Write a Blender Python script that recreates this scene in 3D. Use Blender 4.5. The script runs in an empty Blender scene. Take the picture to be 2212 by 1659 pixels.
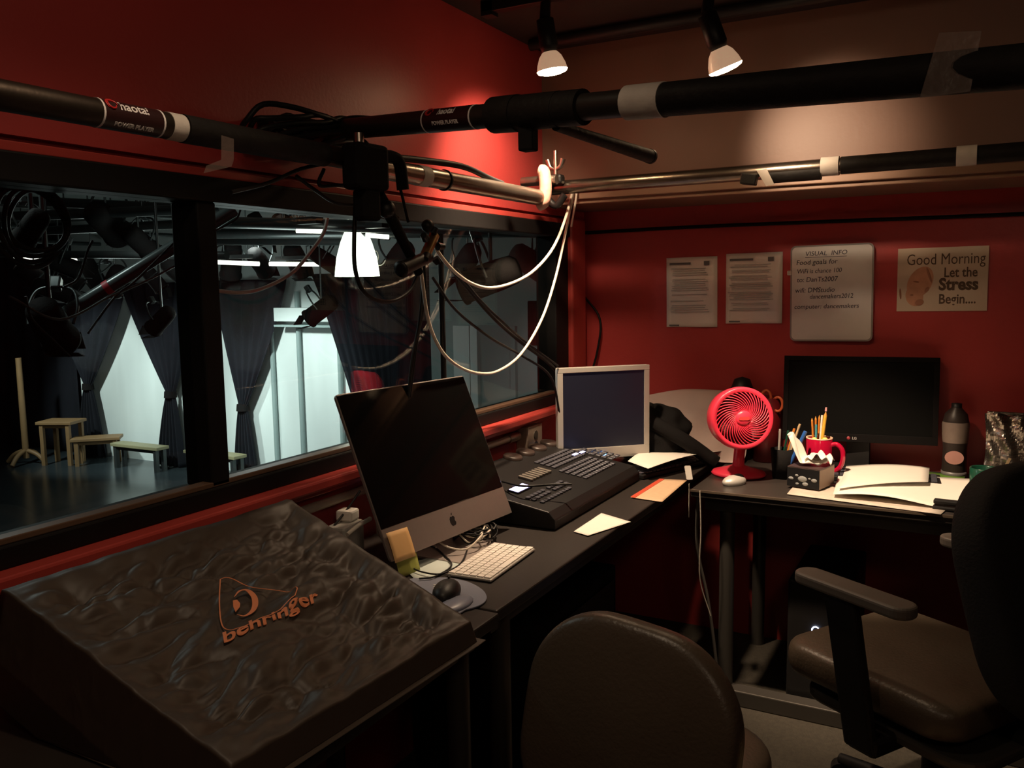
import bpy, math, random
from mathutils import Vector as V, Matrix, noise
random.seed(7)
sc = bpy.context.scene
C = sc.collection
PI = math.pi
# ------------------------------------------------------------------ camera
FPX = 1853.0
YAW, PITCH, ROLL = math.radians(28.4), math.radians(6.6), math.radians(-0.86)
EYE = V((0, 0, 1.45))
_f = V((-math.sin(YAW)*math.cos(PITCH), math.cos(YAW)*math.cos(PITCH), -math.sin(PITCH)))
_r0 = V((math.cos(YAW), math.sin(YAW), 0)); _u0 = _r0.cross(_f)
RT = _r0*math.cos(ROLL)+_u0*math.sin(ROLL); UP = _u0*math.cos(ROLL)-_r0*math.sin(ROLL); FW = _f
cd = bpy.data.cameras.new('camera'); cam = bpy.data.objects.new('camera', cd); C.objects.link(cam)
cd.sensor_width = 36; cd.lens = FPX/2212*36; cd.clip_start = .02; cd.clip_end = 60
M = Matrix((RT, UP, -FW)).transposed().to_4x4(); M.translation = EYE
cam.matrix_world = M; sc.camera = cam
# ------------------------------------------------------------------ world, exposure, large lights
w = bpy.data.worlds.new('world'); sc.world = w; w.use_nodes = True
w.node_tree.nodes['Background'].inputs[0].default_value = (.5, .45, .4, 1)
w.node_tree.nodes['Background'].inputs[1].default_value = 0.004
vs = sc.view_settings; vs.view_transform = 'Standard'; vs.look = 'None'; vs.gamma = 1; vs.use_curve_mapping = False; vs.exposure = 0.0
def spot(name, loc, to, power, col, ang, blend, rad=.03):
    l = bpy.data.lights.new(name, 'SPOT'); l.energy = power; l.color = col; l.spot_size = math.radians(ang); l.spot_blend = blend; l.shadow_soft_size = rad
    o = bpy.data.objects.new(name, l); C.objects.link(o); o.location = loc
    o.rotation_euler = (V(to)-V(loc)).to_track_quat('-Z', 'Y').to_euler(); return o
def point(name, loc, power, col, rad=.03):
    l = bpy.data.lights.new(name, 'POINT'); l.energy = power; l.color = col; l.shadow_soft_size = rad
    o = bpy.data.objects.new(name, l); C.objects.link(o); o.location = loc; return o
WARM = (1.0, .74, .50); COOL = (.86, 1.0, .96)
# cool stage lighting that falls on the studio's far wall and floor
for i, (x, tx, p) in enumerate(((-12.6, -12.6, 390), (-10.2, -10.6, 350), (-8.4, -8.4, 560), (-6.6, -7.2, 150), (-3.2, -3.6, 32))):
    spot('stage_beam_light', (x, 6.6, 1.9), (tx, 9.4, -.5), p, COOL, 62, .7, .12)
spot('stage_wash_light', (-6, 5, 2.0), (-8, 8, -1.35), 60, COOL, 120, .8, .3)
point('studio_fill_light', (-9.0, 6.5, .8), 22, COOL, .3)
point('studio_fill_light', (-3.0, 1.6, 2.1), 11, COOL, .1)  # added fill that lights cables, pole and lanterns near the glass
point('studio_fill_light', (-4.2, 4.2, 1.2), 20, COOL, .3)  # fill in mid-air, turned up to brighten the pale cable and grey wall
# ------------------------------------------------------------------ helpers
def at(px, py, ax, val):
    d = FW+RT*((px-1106)/FPX)-UP*((py-829.5)/FPX)
    return EYE+d*((val-EYE[ax])/d[ax])
def far(px, py, dist):
    return EYE+(FW+RT*((px-1106)/FPX)-UP*((py-829.5)/FPX))*dist
def smooth_path(pts, sub=6):
    pts = [V(p) for p in pts]
    if len(pts) < 3: return pts
    out = []
    for i in range(len(pts)-1):
        p0 = pts[i-1] if i else pts[0]*2-pts[1]; p1 = pts[i]; p2 = pts[i+1]; p3 = pts[i+2] if i+2 < len(pts) else p2*2-p1
        for k in range(sub):
            t = k/sub
            out.append(.5*((2*p1)+(p2-p0)*t+(2*p0-5*p1+4*p2-p3)*t*t+(3*p1-p0-3*p2+p3)*t**3))
    out.append(pts[-1]); return out
class MB:
    def __init__(s): s.v = []; s.f = []; s.m = []; s.s = []; s.M = Matrix(); s.mi = 0
    def add(s, vs_, fs, smooth=False, M=None):
        b = len(s.v); T = s.M @ (M or Matrix())
        s.v += [T @ V(p) for p in vs_]
        for f in fs: s.f.append([b+i for i in f]); s.m.append(s.mi); s.s.append(smooth)
        return s
    def box(s, c, d, M=None):
        x, y, z = c; a, b, e = d[0]/2, d[1]/2, d[2]/2
        vv = [(x+i*a, y+j*b, z+k*e) for i in (-1, 1) for j in (-1, 1) for k in (-1, 1)]
        return s.add(vv, [(0,1,3,2),(4,6,7,5),(0,4,5,1),(2,3,7,6),(0,2,6,4),(1,5,7,3)], False, M)
    def span(s, lo, hi):
        return s.box([(lo[i]+hi[i])/2 for i in range(3)], [abs(hi[i]-lo[i]) for i in range(3)])
    def prism(s, poly, z0, z1, M=None, smooth=False):
        n = len(poly)
        vv = [(p[0], p[1], z0) for p in poly]+[(p[0], p[1], z1) for p in poly]
        s.add(vv, [tuple(range(n))[::-1], tuple(range(n, 2*n))]+[(i, (i+1) % n, n+(i+1) % n, n+i) for i in range(n)], smooth, M); return s
    def tube(s, pts, r, n=8, sub=6, caps=True, sm=True):
        P = smooth_path(pts, sub) if sm else [V(p) for p in pts]
        R = r if callable(r) else (lambda t: r)
        t0 = (P[1]-P[0]).normalized(); a = t0.orthogonal().normalized(); vv = []; L = len(P)
        for i, p in enumerate(P):
            t = (P[min(i+1, L-1)]-P[max(i-1, 0)]).normalized()
            if t.length < .5: t = t0
            a = (a-t*a.dot(t)).normalized(); b = t.cross(a); rr = R(i/(L-1))
            vv += [p+a*(rr*math.cos(2*PI*k/n))+b*(rr*math.sin(2*PI*k/n)) for k in range(n)]
        ff = [(i*n+k, i*n+(k+1) % n, (i+1)*n+(k+1) % n, (i+1)*n+k) for i in range(L-1) for k in range(n)]
        s.add(vv, ff, True)
        if caps: s.add(vv[:n], [tuple(range(n))[::-1]]); s.add(vv[-n:], [tuple(range(n))])
        return s
    def cyl(s, p0, p1, r0, r1=None, n=20):
        r1 = r0 if r1 is None else r1
        return s.tube([p0, p1], lambda t: r0+(r1-r0)*t, n, sm=False)
    def lathe(s, prof, n=32, M=None, smooth=True):
        vv = [(r*math.cos(2*PI*k/n), r*math.sin(2*PI*k/n), z) for r, z in prof for k in range(n)]
        ff = [(i*n+k, i*n+(k+1) % n, (i+1)*n+(k+1) % n, (i+1)*n+k) for i in range(len(prof)-1) for k in range(n)]
        return s.add(vv, ff, smooth, M)
    def grid(s, nu, nv, fn, smooth=True, M=None):
        vv = [fn(i/nu, j/nv) for j in range(nv+1) for i in range(nu+1)]
        ff = [(j*(nu+1)+i, j*(nu+1)+i+1, (j+1)*(nu+1)+i+1, (j+1)*(nu+1)+i) for j in range(nv) for i in range(nu)]
        return s.add(vv, ff, smooth, M)
    def ball(s, c, r, n=16, m=10):
        r = (r, r, r) if not hasattr(r, '__len__') else r
        vv = [(c[0]+r[0]*math.sin(PI*j/m)*math.cos(2*PI*k/n), c[1]+r[1]*math.sin(PI*j/m)*math.sin(2*PI*k/n), c[2]+r[2]*math.cos(PI*j/m)) for j in range(m+1) for k in range(n)]
        ff = [(j*n+k, (j+1)*n+k, (j+1)*n+(k+1) % n, j*n+(k+1) % n) for j in range(m) for k in range(n)]
        return s.add(vv, ff, True)
    def build(s, name, mats, parent=None, bevel=0, seg=2, solid=0, sub=0, off=0):
        me = bpy.data.meshes.new(name); me.from_pydata([tuple(p) for p in s.v], [], s.f)
        mats = mats if isinstance(mats, (list, tuple)) else [mats]
        for m_ in mats: me.materials.append(m_)
        for p, mi, sm in zip(me.polygons, s.m, s.s): p.material_index = mi; p.use_smooth = sm
        me.update()
        o = bpy.data.objects.new(name, me); C.objects.link(o)
        if parent: o.parent = parent
        if solid: md = o.modifiers.new('thickness', 'SOLIDIFY'); md.thickness = solid; md.offset = off
        if bevel: md = o.modifiers.new('edge', 'BEVEL'); md.width = bevel; md.segments = seg; md.limit_method = 'ANGLE'; md.angle_limit = .7
        if sub: md = o.modifiers.new('smooth', 'SUBSURF'); md.levels = sub; md.render_levels = sub
        return o
def rrect(w_, h_, r, n=5, cx=0, cy=0):
    out = []
    for qx, qy, a0 in ((1, 1, 0), (-1, 1, 90), (-1, -1, 180), (1, -1, 270)):
        for k in range(n+1):
            a = math.radians(a0+90*k/n); out.append((cx+qx*(w_/2-r)+r*math.cos(a), cy+qy*(h_/2-r)+r*math.sin(a)))
    return out
def thing(name, label, cat, loc=(0, 0, 0), rz=0, group=None, M=None):
    o = bpy.data.objects.new(name, None); C.objects.link(o); o.empty_display_size = .05
    if M is not None: o.matrix_world = M
    else: o.location = loc; o.rotation_euler = (0, 0, rz)
    o['label'] = label; o['category'] = cat
    if group: o['group'] = group
    return o
def tag(o, label, cat, group=None, kind=None):
    o['label'] = label; o['category'] = cat
    if group: o['group'] = group
    if kind: o['kind'] = kind
    return o
def struct(o): o['kind'] = 'structure'; return o
def dup(root, M=None, loc=None, rz=None, label=None, group=None):
    r = root.copy(); C.objects.link(r)
    if M is not None: r.matrix_world = M
    if loc is not None: r.location = loc
    if rz is not None: r.rotation_euler = (0, 0, rz)
    if label: r['label'] = label
    if group: r['group'] = group
    for ch in list(root.children):
        c_ = ch.copy(); C.objects.link(c_); c_.parent = r
        for g in ch.children:
            d_ = g.copy(); C.objects.link(d_); d_.parent = c_
    return r
def facing(center, az, tilt=0, roll=0):
    """local x = viewer's right, y = up, z = out of the face"""
    a, t, r = (math.radians(q) for q in (az, tilt, roll))
    n0 = V((math.cos(a), math.sin(a), 0)); rt = V((-math.sin(a), math.cos(a), 0))
    n = n0*math.cos(t)+V((0, 0, math.sin(t))); up = V((0, 0, math.cos(t)))-n0*math.sin(t)
    R_ = rt*math.cos(r)+up*math.sin(r); U_ = up*math.cos(r)-rt*math.sin(r)
    m_ = Matrix((R_, U_, n)).transposed().to_4x4(); m_.translation = V(center); return m_
def axes(o, x, y):
    x = V(x).normalized(); y = V(y); z = x.cross(y).normalized(); y = z.cross(x)
    m_ = Matrix((x, y, z)).transposed().to_4x4(); m_.translation = V(o); return m_
def letters(body, size, mat_, parent, M_=None, bold=0, ext=.0004, align='LEFT', shear=0, fit=None, warp=None, name='lettering', spacing=1):
    cu = bpy.data.curves.new('t', 'FONT'); cu.body = body; cu.size = size; cu.extrude = ext; cu.offset = bold; cu.align_x = align; cu.shear = shear; cu.space_character = spacing; cu.resolution_u = 3
    o = bpy.data.objects.new('t', cu); C.objects.link(o)
    bpy.context.view_layer.update()
    me = bpy.data.meshes.new_from_object(o.evaluated_get(bpy.context.evaluated_depsgraph_get()))
    bpy.data.objects.remove(o)
    if fit:
        xs = [v.co.x for v in me.vertices]; k = fit/max(1e-6, max(xs)-min(xs))
        for v in me.vertices: v.co.x *= k
    if warp:
        for v in me.vertices: v.co = warp(v.co)
    me.materials.clear(); me.materials.append(mat_); me.name = name
    t = bpy.data.objects.new(name, me); C.objects.link(t); t.parent = parent
    if M_ is not None: t.matrix_local = M_
    return t
def T(x, y, z): return Matrix.Translation((x, y, z))
def RZ(d): return Matrix.Rotation(math.radians(d), 4, 'Z')
def RX(d): return Matrix.Rotation(math.radians(d), 4, 'X')
def RY(d): return Matrix.Rotation(math.radians(d), 4, 'Y')
# ------------------------------------------------------------------ materials
def mat(name, col, rough=.5, metal=0, var=0, vs_=8, bump=0, bs=40, emit=0, ecol=None, spec=.5, stretch=None, coat=0, alpha=1, trans=0):
    m_ = bpy.data.materials.new(name); m_.use_nodes = True; nt = m_.node_tree; b = nt.nodes['Principled BSDF']
    b.inputs['Base Color'].default_value = (*col, 1); b.inputs['Roughness'].default_value = rough; b.inputs['Metallic'].default_value = metal
    b.inputs['Specular IOR Level'].default_value = spec; b.inputs['Coat Weight'].default_value = coat; b.inputs['Alpha'].default_value = alpha
    b.inputs['Transmission Weight'].default_value = trans
    if emit: b.inputs['Emission Color'].default_value = (*(ecol or col), 1); b.inputs['Emission Strength'].default_value = emit
    if var or bump:
        tc = nt.nodes.new('ShaderNodeTexCoord'); src = tc.outputs['Object']
        if stretch:
            mp = nt.nodes.new('ShaderNodeMapping'); mp.inputs['Scale'].default_value = stretch; nt.links.new(src, mp.inputs[0]); src = mp.outputs[0]
    if var:
        n = nt.nodes.new('ShaderNodeTexNoise'); n.inputs['Scale'].default_value = vs_; n.inputs['Detail'].default_value = 4; nt.links.new(src, n.inputs[0])
        r = nt.nodes.new('ShaderNodeMapRange'); r.inputs[3].default_value = 1-var; r.inputs[4].default_value = 1+var; nt.links.new(n.outputs[0], r.inputs[0])
        mx = nt.nodes.new('ShaderNodeVectorMath'); mx.operation = 'SCALE'; mx.inputs[0].default_value = col; nt.links.new(r.outputs[0], mx.inputs[3])
        nt.links.new(mx.outputs[0], b.inputs['Base Color'])
    if bump:
        n = nt.nodes.new('ShaderNodeTexNoise'); n.inputs['Scale'].default_value = bs; n.inputs['Detail'].default_value = 5; nt.links.new(src, n.inputs[0])
        bp = nt.nodes.new('ShaderNodeBump'); bp.inputs['Strength'].default_value = bump; bp.inputs['Distance'].default_value = .004; nt.links.new(n.outputs[0], bp.inputs['Height']); nt.links.new(bp.outputs[0], b.inputs['Normal'])
    return m_
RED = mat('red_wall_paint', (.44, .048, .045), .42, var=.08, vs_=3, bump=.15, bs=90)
TRIMRED = mat('red_trim_paint', (.46, .055, .045), .35, var=.1, vs_=6, bump=.1)
FRAME = mat('black_window_frame', (.008, .007, .007), .55, spec=.2, var=.2, bump=.1)
LIPWOOD = mat('varnished_stop', (.13, .075, .048), .35, var=.2, stretch=(8, 1, 8))
SOFFIT = mat('brown_soffit_paint', (.17, .088, .06), .5, var=.06, vs_=4, bump=.12, bs=60)
CEIL = mat('dark_brown_ceiling', (.022, .014, .011), .8, var=.1, bump=.2)
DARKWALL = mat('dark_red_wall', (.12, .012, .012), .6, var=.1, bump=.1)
CARPET = mat('grey_carpet', (.048, .040, .029), .95, var=.5, vs_=60, bump=.9, bs=160)
DESK = mat('dark_desk_laminate', (.032, .026, .023), .34, var=.15, vs_=20, bump=.05, bs=200)
DESKEDGE = mat('desk_edge_band', (.10, .075, .055), .4, var=.1)
LEG = mat('grey_desk_leg', (.10, .09, .08), .4, metal=.6, var=.1)
BLACK = mat('black_plastic', (.012, .011, .011), .45, spec=.3, var=.15, vs_=30, bump=.05, bs=300)
BLACKM = mat('matte_black', (.010, .009, .009), .85, spec=.12, var=.2, vs_=20, bump=.3, bs=80)
RUBBER = mat('black_cable_rubber', (.010, .009, .009), .5, spec=.25, var=.1)
PIPE = mat('dark_steel_pipe', (.06, .045, .035), .42, metal=.85, var=.3, vs_=14, bump=.12, bs=70)
BARE = mat('bare_steel_pipe', (.26, .21, .17), .27, metal=.95, var=.25, vs_=18, bump=.1, bs=60)
WRAP = mat('black_tape_wrap', (.014, .012, .011), .6, spec=.2, var=.3, vs_=30, bump=.6, bs=50)
TAPE = mat('white_gaffer_tape', (.62, .56, .5), .6, var=.1, vs_=40, bump=.4, bs=60)
WHITEC = mat('white_cable_jacket', (.70, .62, .52), .4, var=.06)
CHROME = mat('steel_clamp', (.5, .45, .4), .3, metal=1, var=.2)
ALU = mat('brushed_aluminium', (.42, .36, .33), .42, metal=.75, var=.04, vs_=60)
ALUW = mat('silver_plastic', (.50, .47, .43), .4, metal=.35, var=.03)
GLASSBLK = mat('black_screen_glass', (.004, .004, .004), .06, spec=.5, var=.02)
SCREENM = mat('matte_screen', (.003, .003, .003), .6, spec=.08, var=.02)
TVB = mat('dull_black_bezel', (.005, .004, .004), .6, spec=.1, var=.05)
BLUESCR = mat('dark_blue_screen', (.01, .011, .02), .4, emit=.0045, ecol=(.3, .36, 1.0), var=.02)
PAPER = mat('white_paper', (.78, .73, .66), .75, var=.03, vs_=20, bump=.08, bs=30)
INK = mat('grey_print', (.12, .12, .12), .8, var=.05)
INKB = mat('marker_ink', (.03, .03, .05), .7, var=.05)
BOARD = mat('whiteboard_face', (.72, .70, .66), .3, var=.03)
FANRED = mat('red_fan_plastic', (.85, .042, .085), .35, var=.03, bump=.03)
FANDK = mat('dark_fan_inside', (.16, .006, .008), .5, var=.05)
MUGRED = mat('red_glazed_mug', (.42, .005, .035), .15, coat=.5, var=.03)
WOODP = mat('pencil_wood', (.62, .26, .04), .5, var=.1)
CARD = mat('cardboard', (.5, .36, .2), .7, var=.1, bump=.1)
LEATHER = mat('black_vinyl', (.085, .063, .045), .36, var=.12, vs_=12, bump=.25, bs=120)
MESHBK = mat('chair_back_fabric', (.010, .009, .009), .85, var=.3, vs_=60, bump=.4, bs=150)
ARMPAD = mat('grey_arm_pad', (.12, .10, .085), .5, var=.1)
KEYC = mat('console_key', (.06, .06, .075), .4, var=.2)
LEDW = mat('lit_violet_display', (.6, .55, 1), .4, emit=5, ecol=(.55, .5, 1), var=.02)
LEDB = mat('blue_power_light', (.1, .3, 1), .4, emit=14, ecol=(.12, .4, 1), var=.02)
STICKY = mat('tan_sticky_note', (.72, .42, .17), .7, var=.05)
STICKYG = mat('olive_sticky_note', (.35, .36, .07), .7, var=.05)
GREENM = mat('green_glaze', (.008, .06, .035), .25, coat=.3, var=.1)
GREENF = mat('green_folder', (.09, .2, .02), .6, var=.1)
# studio
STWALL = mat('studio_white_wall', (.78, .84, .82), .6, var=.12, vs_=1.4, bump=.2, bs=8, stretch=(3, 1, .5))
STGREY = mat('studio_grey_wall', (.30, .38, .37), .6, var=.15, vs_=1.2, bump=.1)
STCEIL = mat('studio_ceiling', (.10, .115, .11), .8, var=.35, vs_=3, bump=.3, bs=6)
STFLOOR = mat('glossy_dance_floor', (.035, .045, .05), .22, var=.25, vs_=2, bump=.05, bs=12)
DRAPE = mat('black_drape', (.016, .017, .022), .95, spec=.1, var=.2, vs_=5, bump=.3, bs=30)
BENCHW = mat('bench_wood', (.26, .15, .065), .55, var=.15, vs_=8)
BENCHT = mat('pale_bench_top', (.30, .27, .15), .5, var=.1, vs_=8)
STPIPE = mat('studio_pipe', (.09, .10, .10), .35, metal=.7, var=.2)
SHADE = mat('glowing_lamp_shade', (.9, 1, .85), .5, emit=3.2, ecol=(.93, 1, .83), var=.03)
SHADEY = mat('glowing_shade_inside', (.9, 1, .5), .5, emit=1.6, ecol=(.85, .95, .42), var=.03)
TUBE_E = mat('fluorescent_tube', (1, 1, .95), .5, emit=3, ecol=(1, 1, .86), var=.02)
LAMPGLOW = mat('glowing_lens', (1, .8, .6), .3, emit=55, ecol=(1, .66, .36), var=.02)
LAMPREAR = mat('glowing_reflector', (.9, .7, .5), .3, emit=.35, ecol=(1, .6, .36), var=.3, vs_=60)
GREYCL = mat('grey_crumpled_cloth', (.5, .38, .34), .8, var=.1, bump=.6, bs=25)
def glass_mat():
    m_ = bpy.data.materials.new('window_glass'); m_.use_nodes = True; nt = m_.node_tree; nt.nodes.clear()
    o = nt.nodes.new('ShaderNodeOutputMaterial'); mx = nt.nodes.new('ShaderNodeMixShader'); t = nt.nodes.new('ShaderNodeBsdfTransparent'); g = nt.nodes.new('ShaderNodeBsdfGlossy')
    fr = nt.nodes.new('ShaderNodeFresnel'); gm = nt.nodes.new('ShaderNodeNewGeometry'); mr = nt.nodes.new('ShaderNodeMapRange'); mr.inputs[3].default_value = 1.5; mr.inputs[4].default_value = 1/1.5; nt.links.new(gm.outputs['Backfacing'], mr.inputs[0]); nt.links.new(mr.outputs[0], fr.inputs[0]); g.inputs['Roughness'].default_value = .002; t.inputs[0].default_value = (.95, .97, .96, 1)
    nt.links.new(fr.outputs[0], mx.inputs[0]); nt.links.new(t.outputs[0], mx.inputs[1]); nt.links.new(g.outputs[0], mx.inputs[2]); nt.links.new(mx.outputs[0], o.inputs[0]); return m_
GLASS = glass_mat()
def crumple_mat():
    m_ = mat('crumpled_nylon_cover', (.058, .041, .031), .50, spec=.45); nt = m_.node_tree; b = nt.nodes['Principled BSDF']
    tc = nt.nodes.new('ShaderNodeTexCoord'); mp = nt.nodes.new('ShaderNodeMapping'); mp.inputs['Scale'].default_value = (2.6, 1.0, 1.4); mp.inputs['Rotation'].default_value = (0, 0, .5)
    nt.links.new(tc.outputs['Object'], mp.inputs[0])
    n1 = nt.nodes.new('ShaderNodeTexNoise'); n1.inputs['Scale'].default_value = 9; n1.inputs['Detail'].default_value = 7; n1.inputs['Distortion'].default_value = 1.4; n1.noise_type = 'RIDGED_MULTIFRACTAL'
    nt.links.new(mp.outputs[0], n1.inputs[0])
    bp = nt.nodes.new('ShaderNodeBump'); bp.inputs['Strength'].default_value = .30; bp.inputs['Distance'].default_value = .004
    nt.links.new(n1.outputs[0], bp.inputs['Height']); nt.links.new(bp.outputs[0], b.inputs['Normal']); return m_
COVER = crumple_mat()
LOGO = mat('orange_print', (.80, .26, .11), .6, var=.05)
# ================================================================== BOOTH SHELL
XW, YF, ZC = -1.5, 3.45, 2.33
def slab(name, lo, hi, m_, bevel=0): return struct(MB().span(lo, hi).build(name, m_, bevel=bevel))
slab('floor', (-1.62, -1.3, -.05), (1.7, 3.6, 0), CARPET)
slab('ceiling', (-1.7, -1.3, ZC), (1.7, 3.6, ZC+.06), CEIL)
slab('wall_far', (-1.62, YF, 0), (1.7, YF+.1, ZC), RED)
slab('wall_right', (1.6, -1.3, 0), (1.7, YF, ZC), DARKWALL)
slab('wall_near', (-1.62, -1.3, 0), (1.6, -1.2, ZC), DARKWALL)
o = MB(); o.span((XW-.12, -1.2, 0), (XW, YF, .945)); o.span((XW-.12, -1.2, 1.724), (XW, YF, ZC)); o.span((XW-.12, -1.2, 1.70), (XW-.016, YF, 1.724)); o.span((XW-.12, -1.2, .945), (XW, .1, 1.70)); o.span((XW-.12, 3.26, .945), (XW, YF, 1.70))
struct(o.build('wall_left', RED))
slab('trim_1', (XW, -1.2, 1.694), (XW+.012, 3.26, 1.712), TRIMRED, .002)
# soffit box over the far wall with its lower moulding
struct(MB().span((XW, 3.05, 1.755), (1.6, YF, ZC)).build('trim_2', SOFFIT))
o = MB(); o.span((-1.42, 3.03, 1.75), (1.6, 3.05, 1.768)); o.span((-1.42, 3.012, 1.766), (1.6, 3.05, 1.790)); struct(o.build('trim_3', mat('tan_moulding', (.32, .19, .13), .4, var=.06), bevel=.003))
# red ledge below the window, brown stop, corner post
slab('trim_4', (XW, .05, .938), (XW+.062, 3.10, .966), TRIMRED, .006)
slab('trim_5', (XW, .05, .915), (XW+.022, 3.10, .934), TRIMRED, .003)
o = MB(); o.span((XW-.02, 3.26, .75), (XW+.03, 3.40, 1.72)); struct(o.build('trim_6', TRIMRED, bevel=.01))
# window
wf = MB()
wf.span((-1.58, .1, 1.640), (XW+.02, 3.26, 1.694)); wf.span((-1.58, .1, .966), (XW+.02, 3.26, 1.008)); wf.span((-1.58, 3.14, 1.008), (XW+.01, 3.26, 1.64)); wf.span((-1.58, .1, 1.008), (XW+.01, .16, 1.64))
win = struct(wf.build('window_1', FRAME, bevel=.004))
MB().span((-1.57, 1.335, 1.008), (XW+.012, 1.388, 1.64)).build('mullion', FRAME, win, bevel=.004)
MB().span((XW-.02, .16, 1.008), (XW+.012, 3.14, 1.020)).build('window_stop', LIPWOOD, win, bevel=.002)
MB().span((-1.537, .16, 1.008), (-1.531, 1.335, 1.64)).build('pane', GLASS, win)
MB().span((-1.537, 1.388, 1.008), (-1.531, 3.14, 1.64)).build('pane', GLASS, win)
# ================================================================== STUDIO beyond the glass
SF, SY = -1.36, 9.45
slab('floor_studio', (-16.5, -4, SF-.05), (-1.62, SY+.3, SF), STFLOOR)
slab('ceiling_studio', (-16.5, -4, 2.62), (-1.62, SY+.3, 2.7), STCEIL)
slab('wall_studio_far', (-13.6, SY, SF), (-1.62, SY+.1, 2.62), STWALL)
slab('wall_studio_end', (-16.5, SY, SF), (-13.6, SY+.1, 2.62), DRAPE)
slab('wall_studio_left', (-16.6, -4, SF), (-16.5, SY, 2.62), DRAPE)
slab('wall_studio_near', (-16.5, -4.1, SF), (-1.62, -4, 2.62), DRAPE)
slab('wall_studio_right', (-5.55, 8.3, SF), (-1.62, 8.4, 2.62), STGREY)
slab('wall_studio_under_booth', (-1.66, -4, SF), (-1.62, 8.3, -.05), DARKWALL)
# pale cabinet with dark top standing out of the wall behind the wide curtain
p0 = at(608, 690, 1, 9.35); p1 = at(745, 690, 1, 9.35)
t = thing('wall_duct', 'white boxed duct with a thin grey bottom line on the bright studio wall', 'duct', (0, 0, 0))
MB().span((p0.x, 9.2, p0.z-.02), (p1.x, SY, p0.z+.17)).build('casing', STWALL, t)
MB().span((p0.x, 9.19, p0.z-.10), (p1.x, 9.4, p0.z-.07)).build('ledge', STGREY, t)
for k, px in enumerate((590, 648, 735)):
    q = at(px, 800, 1, 9.40)
    tag(MB().cyl((q.x, 9.40, SF), (q.x, 9.40, 1.4), .035).build('wall_pipe', STGREY), ['thin grey pipe up the white studio wall, beside the third tied curtain', 'thin grey pipe up the white studio wall, midway between two tied curtains', 'thin grey pipe up the white studio wall, against the wide pinned curtain'][k], 'pipe', 'pipes on the studio wall')
# curtains
def curtain(label, topL, topR, knot, botL, botR, ytop, yk, yb, Y, seed, group='tied black curtains along the studio wall'):
    rnd = random.Random(seed); ph = rnd.random()*6
    A = at(topL, ytop, 1, Y); B = at(topR, ytop, 1, Y); K = at(knot, yk, 1, Y); E1 = at(botL, yb, 1, Y); E2 = at(botR, yb, 1, Y)
    zt, zk, zb = A.z, K.z, max(E1.z, SF+.01)
    def fn(u, v):
        if v < .6:
            s_ = v/.6; z = zt+(zk-zt)*s_; e = s_**1.25
            xl = A.x+(K.x-.07-A.x)*e; xr = B.x+(K.x+.07-B.x)*e; amp = .022*(1-s_)+.02
        else:
            s_ = (v-.6)/.4; z = zk+(zb-zk)*s_; e = s_**.7
            xl = K.x-.07+(E1.x-K.x+.07)*e; xr = K.x+.07+(E2.x-K.x-.07)*e; amp = .03+.03*s_
        return (xl+(xr-xl)*u, Y+amp*math.sin(u*34+ph+math.sin(v*5)*.6), z)
    t = thing('tied_curtain', label, 'curtain', (0, 0, 0), 0, group)
    MB().grid(90, 40, fn).build('drape', DRAPE, t, solid=.006)
    MB().cyl((K.x, Y, K.z-.05), (K.x, Y, K.z+.05), .10, .09, 16).build('tieback', BLACKM, t)
curtain('black curtain tied near the wooden table, the leftmost of the tied ones', 100, 268, 190, 168, 226, 640, 835, 985, 9.28, 1)
curtain('black curtain tied low, standing between the two low benches', 262, 436, 368, 346, 397, 612, 852, 1012, 9.28, 2)
curtain('black curtain tied at mid height just right of the window mullion', 455, 622, 525, 506, 555, 606, 880, 1024, 9.28, 3)
def drape(label, pts, Y, n=60):
    (tl, tr, bl, br, yt, yb_) = pts
    A = at(tl, yt, 1, Y); B = at(tr, yt, 1, Y); D_ = at(bl, yb_, 1, Y); E_ = at(br, yb_, 1, Y)
    def fn(u, v):
        z = A.z+(max(D_.z, SF+.01)-A.z)*v; e = v**.9
        return ((A.x+(B.x-A.x)*u)*(1-e)+(D_.x+(E_.x-D_.x)*u)*e, Y+.022*math.sin(u*n*.9+v), z)
    return tag(MB().grid(n*3, 12, fn).build('wide_drape', DRAPE, solid=.006), label, 'curtain')
drape('wide black curtain pulled aside by the bright wall, behind the computer screen', (672, 850, 800, 860, 592, 1000), 9.0)
drape('dark flat drape in shadow beside the grey studio wall', (835, 990, 850, 992, 560, 1000), 8.6, 40)
drape('near-black drape behind the coat stand at the studio end', (-120, 150, -120, 180, 560, 960), 9.40, 60)
for i in range(3):
    q = at((1000, 1025, 1110)[i], 700, 1, 8.28)
    tag(MB().span((q.x-(.11, .05, .03)[i], 8.24, SF), (q.x+(.11, .05, .03)[i], 8.30, 1.0)).build('door_jamb', STWALL if i < 2 else STGREY), ['broad white upright strip at the edge of the grey studio wall', 'narrow white upright strip beside the broad one on the grey studio wall', 'slim grey upright strip in the middle of the grey studio wall'][i], 'jamb')
q = at(1158, 690, 1, 8.29)
tag(MB().span((q.x-.09, 8.26, q.z-.28), (q.x+.09, 8.30, q.z+.2)).build('notice', BLACKM, bevel=.01), 'dark upright notice hung on the grey studio wall', 'notice')
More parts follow.
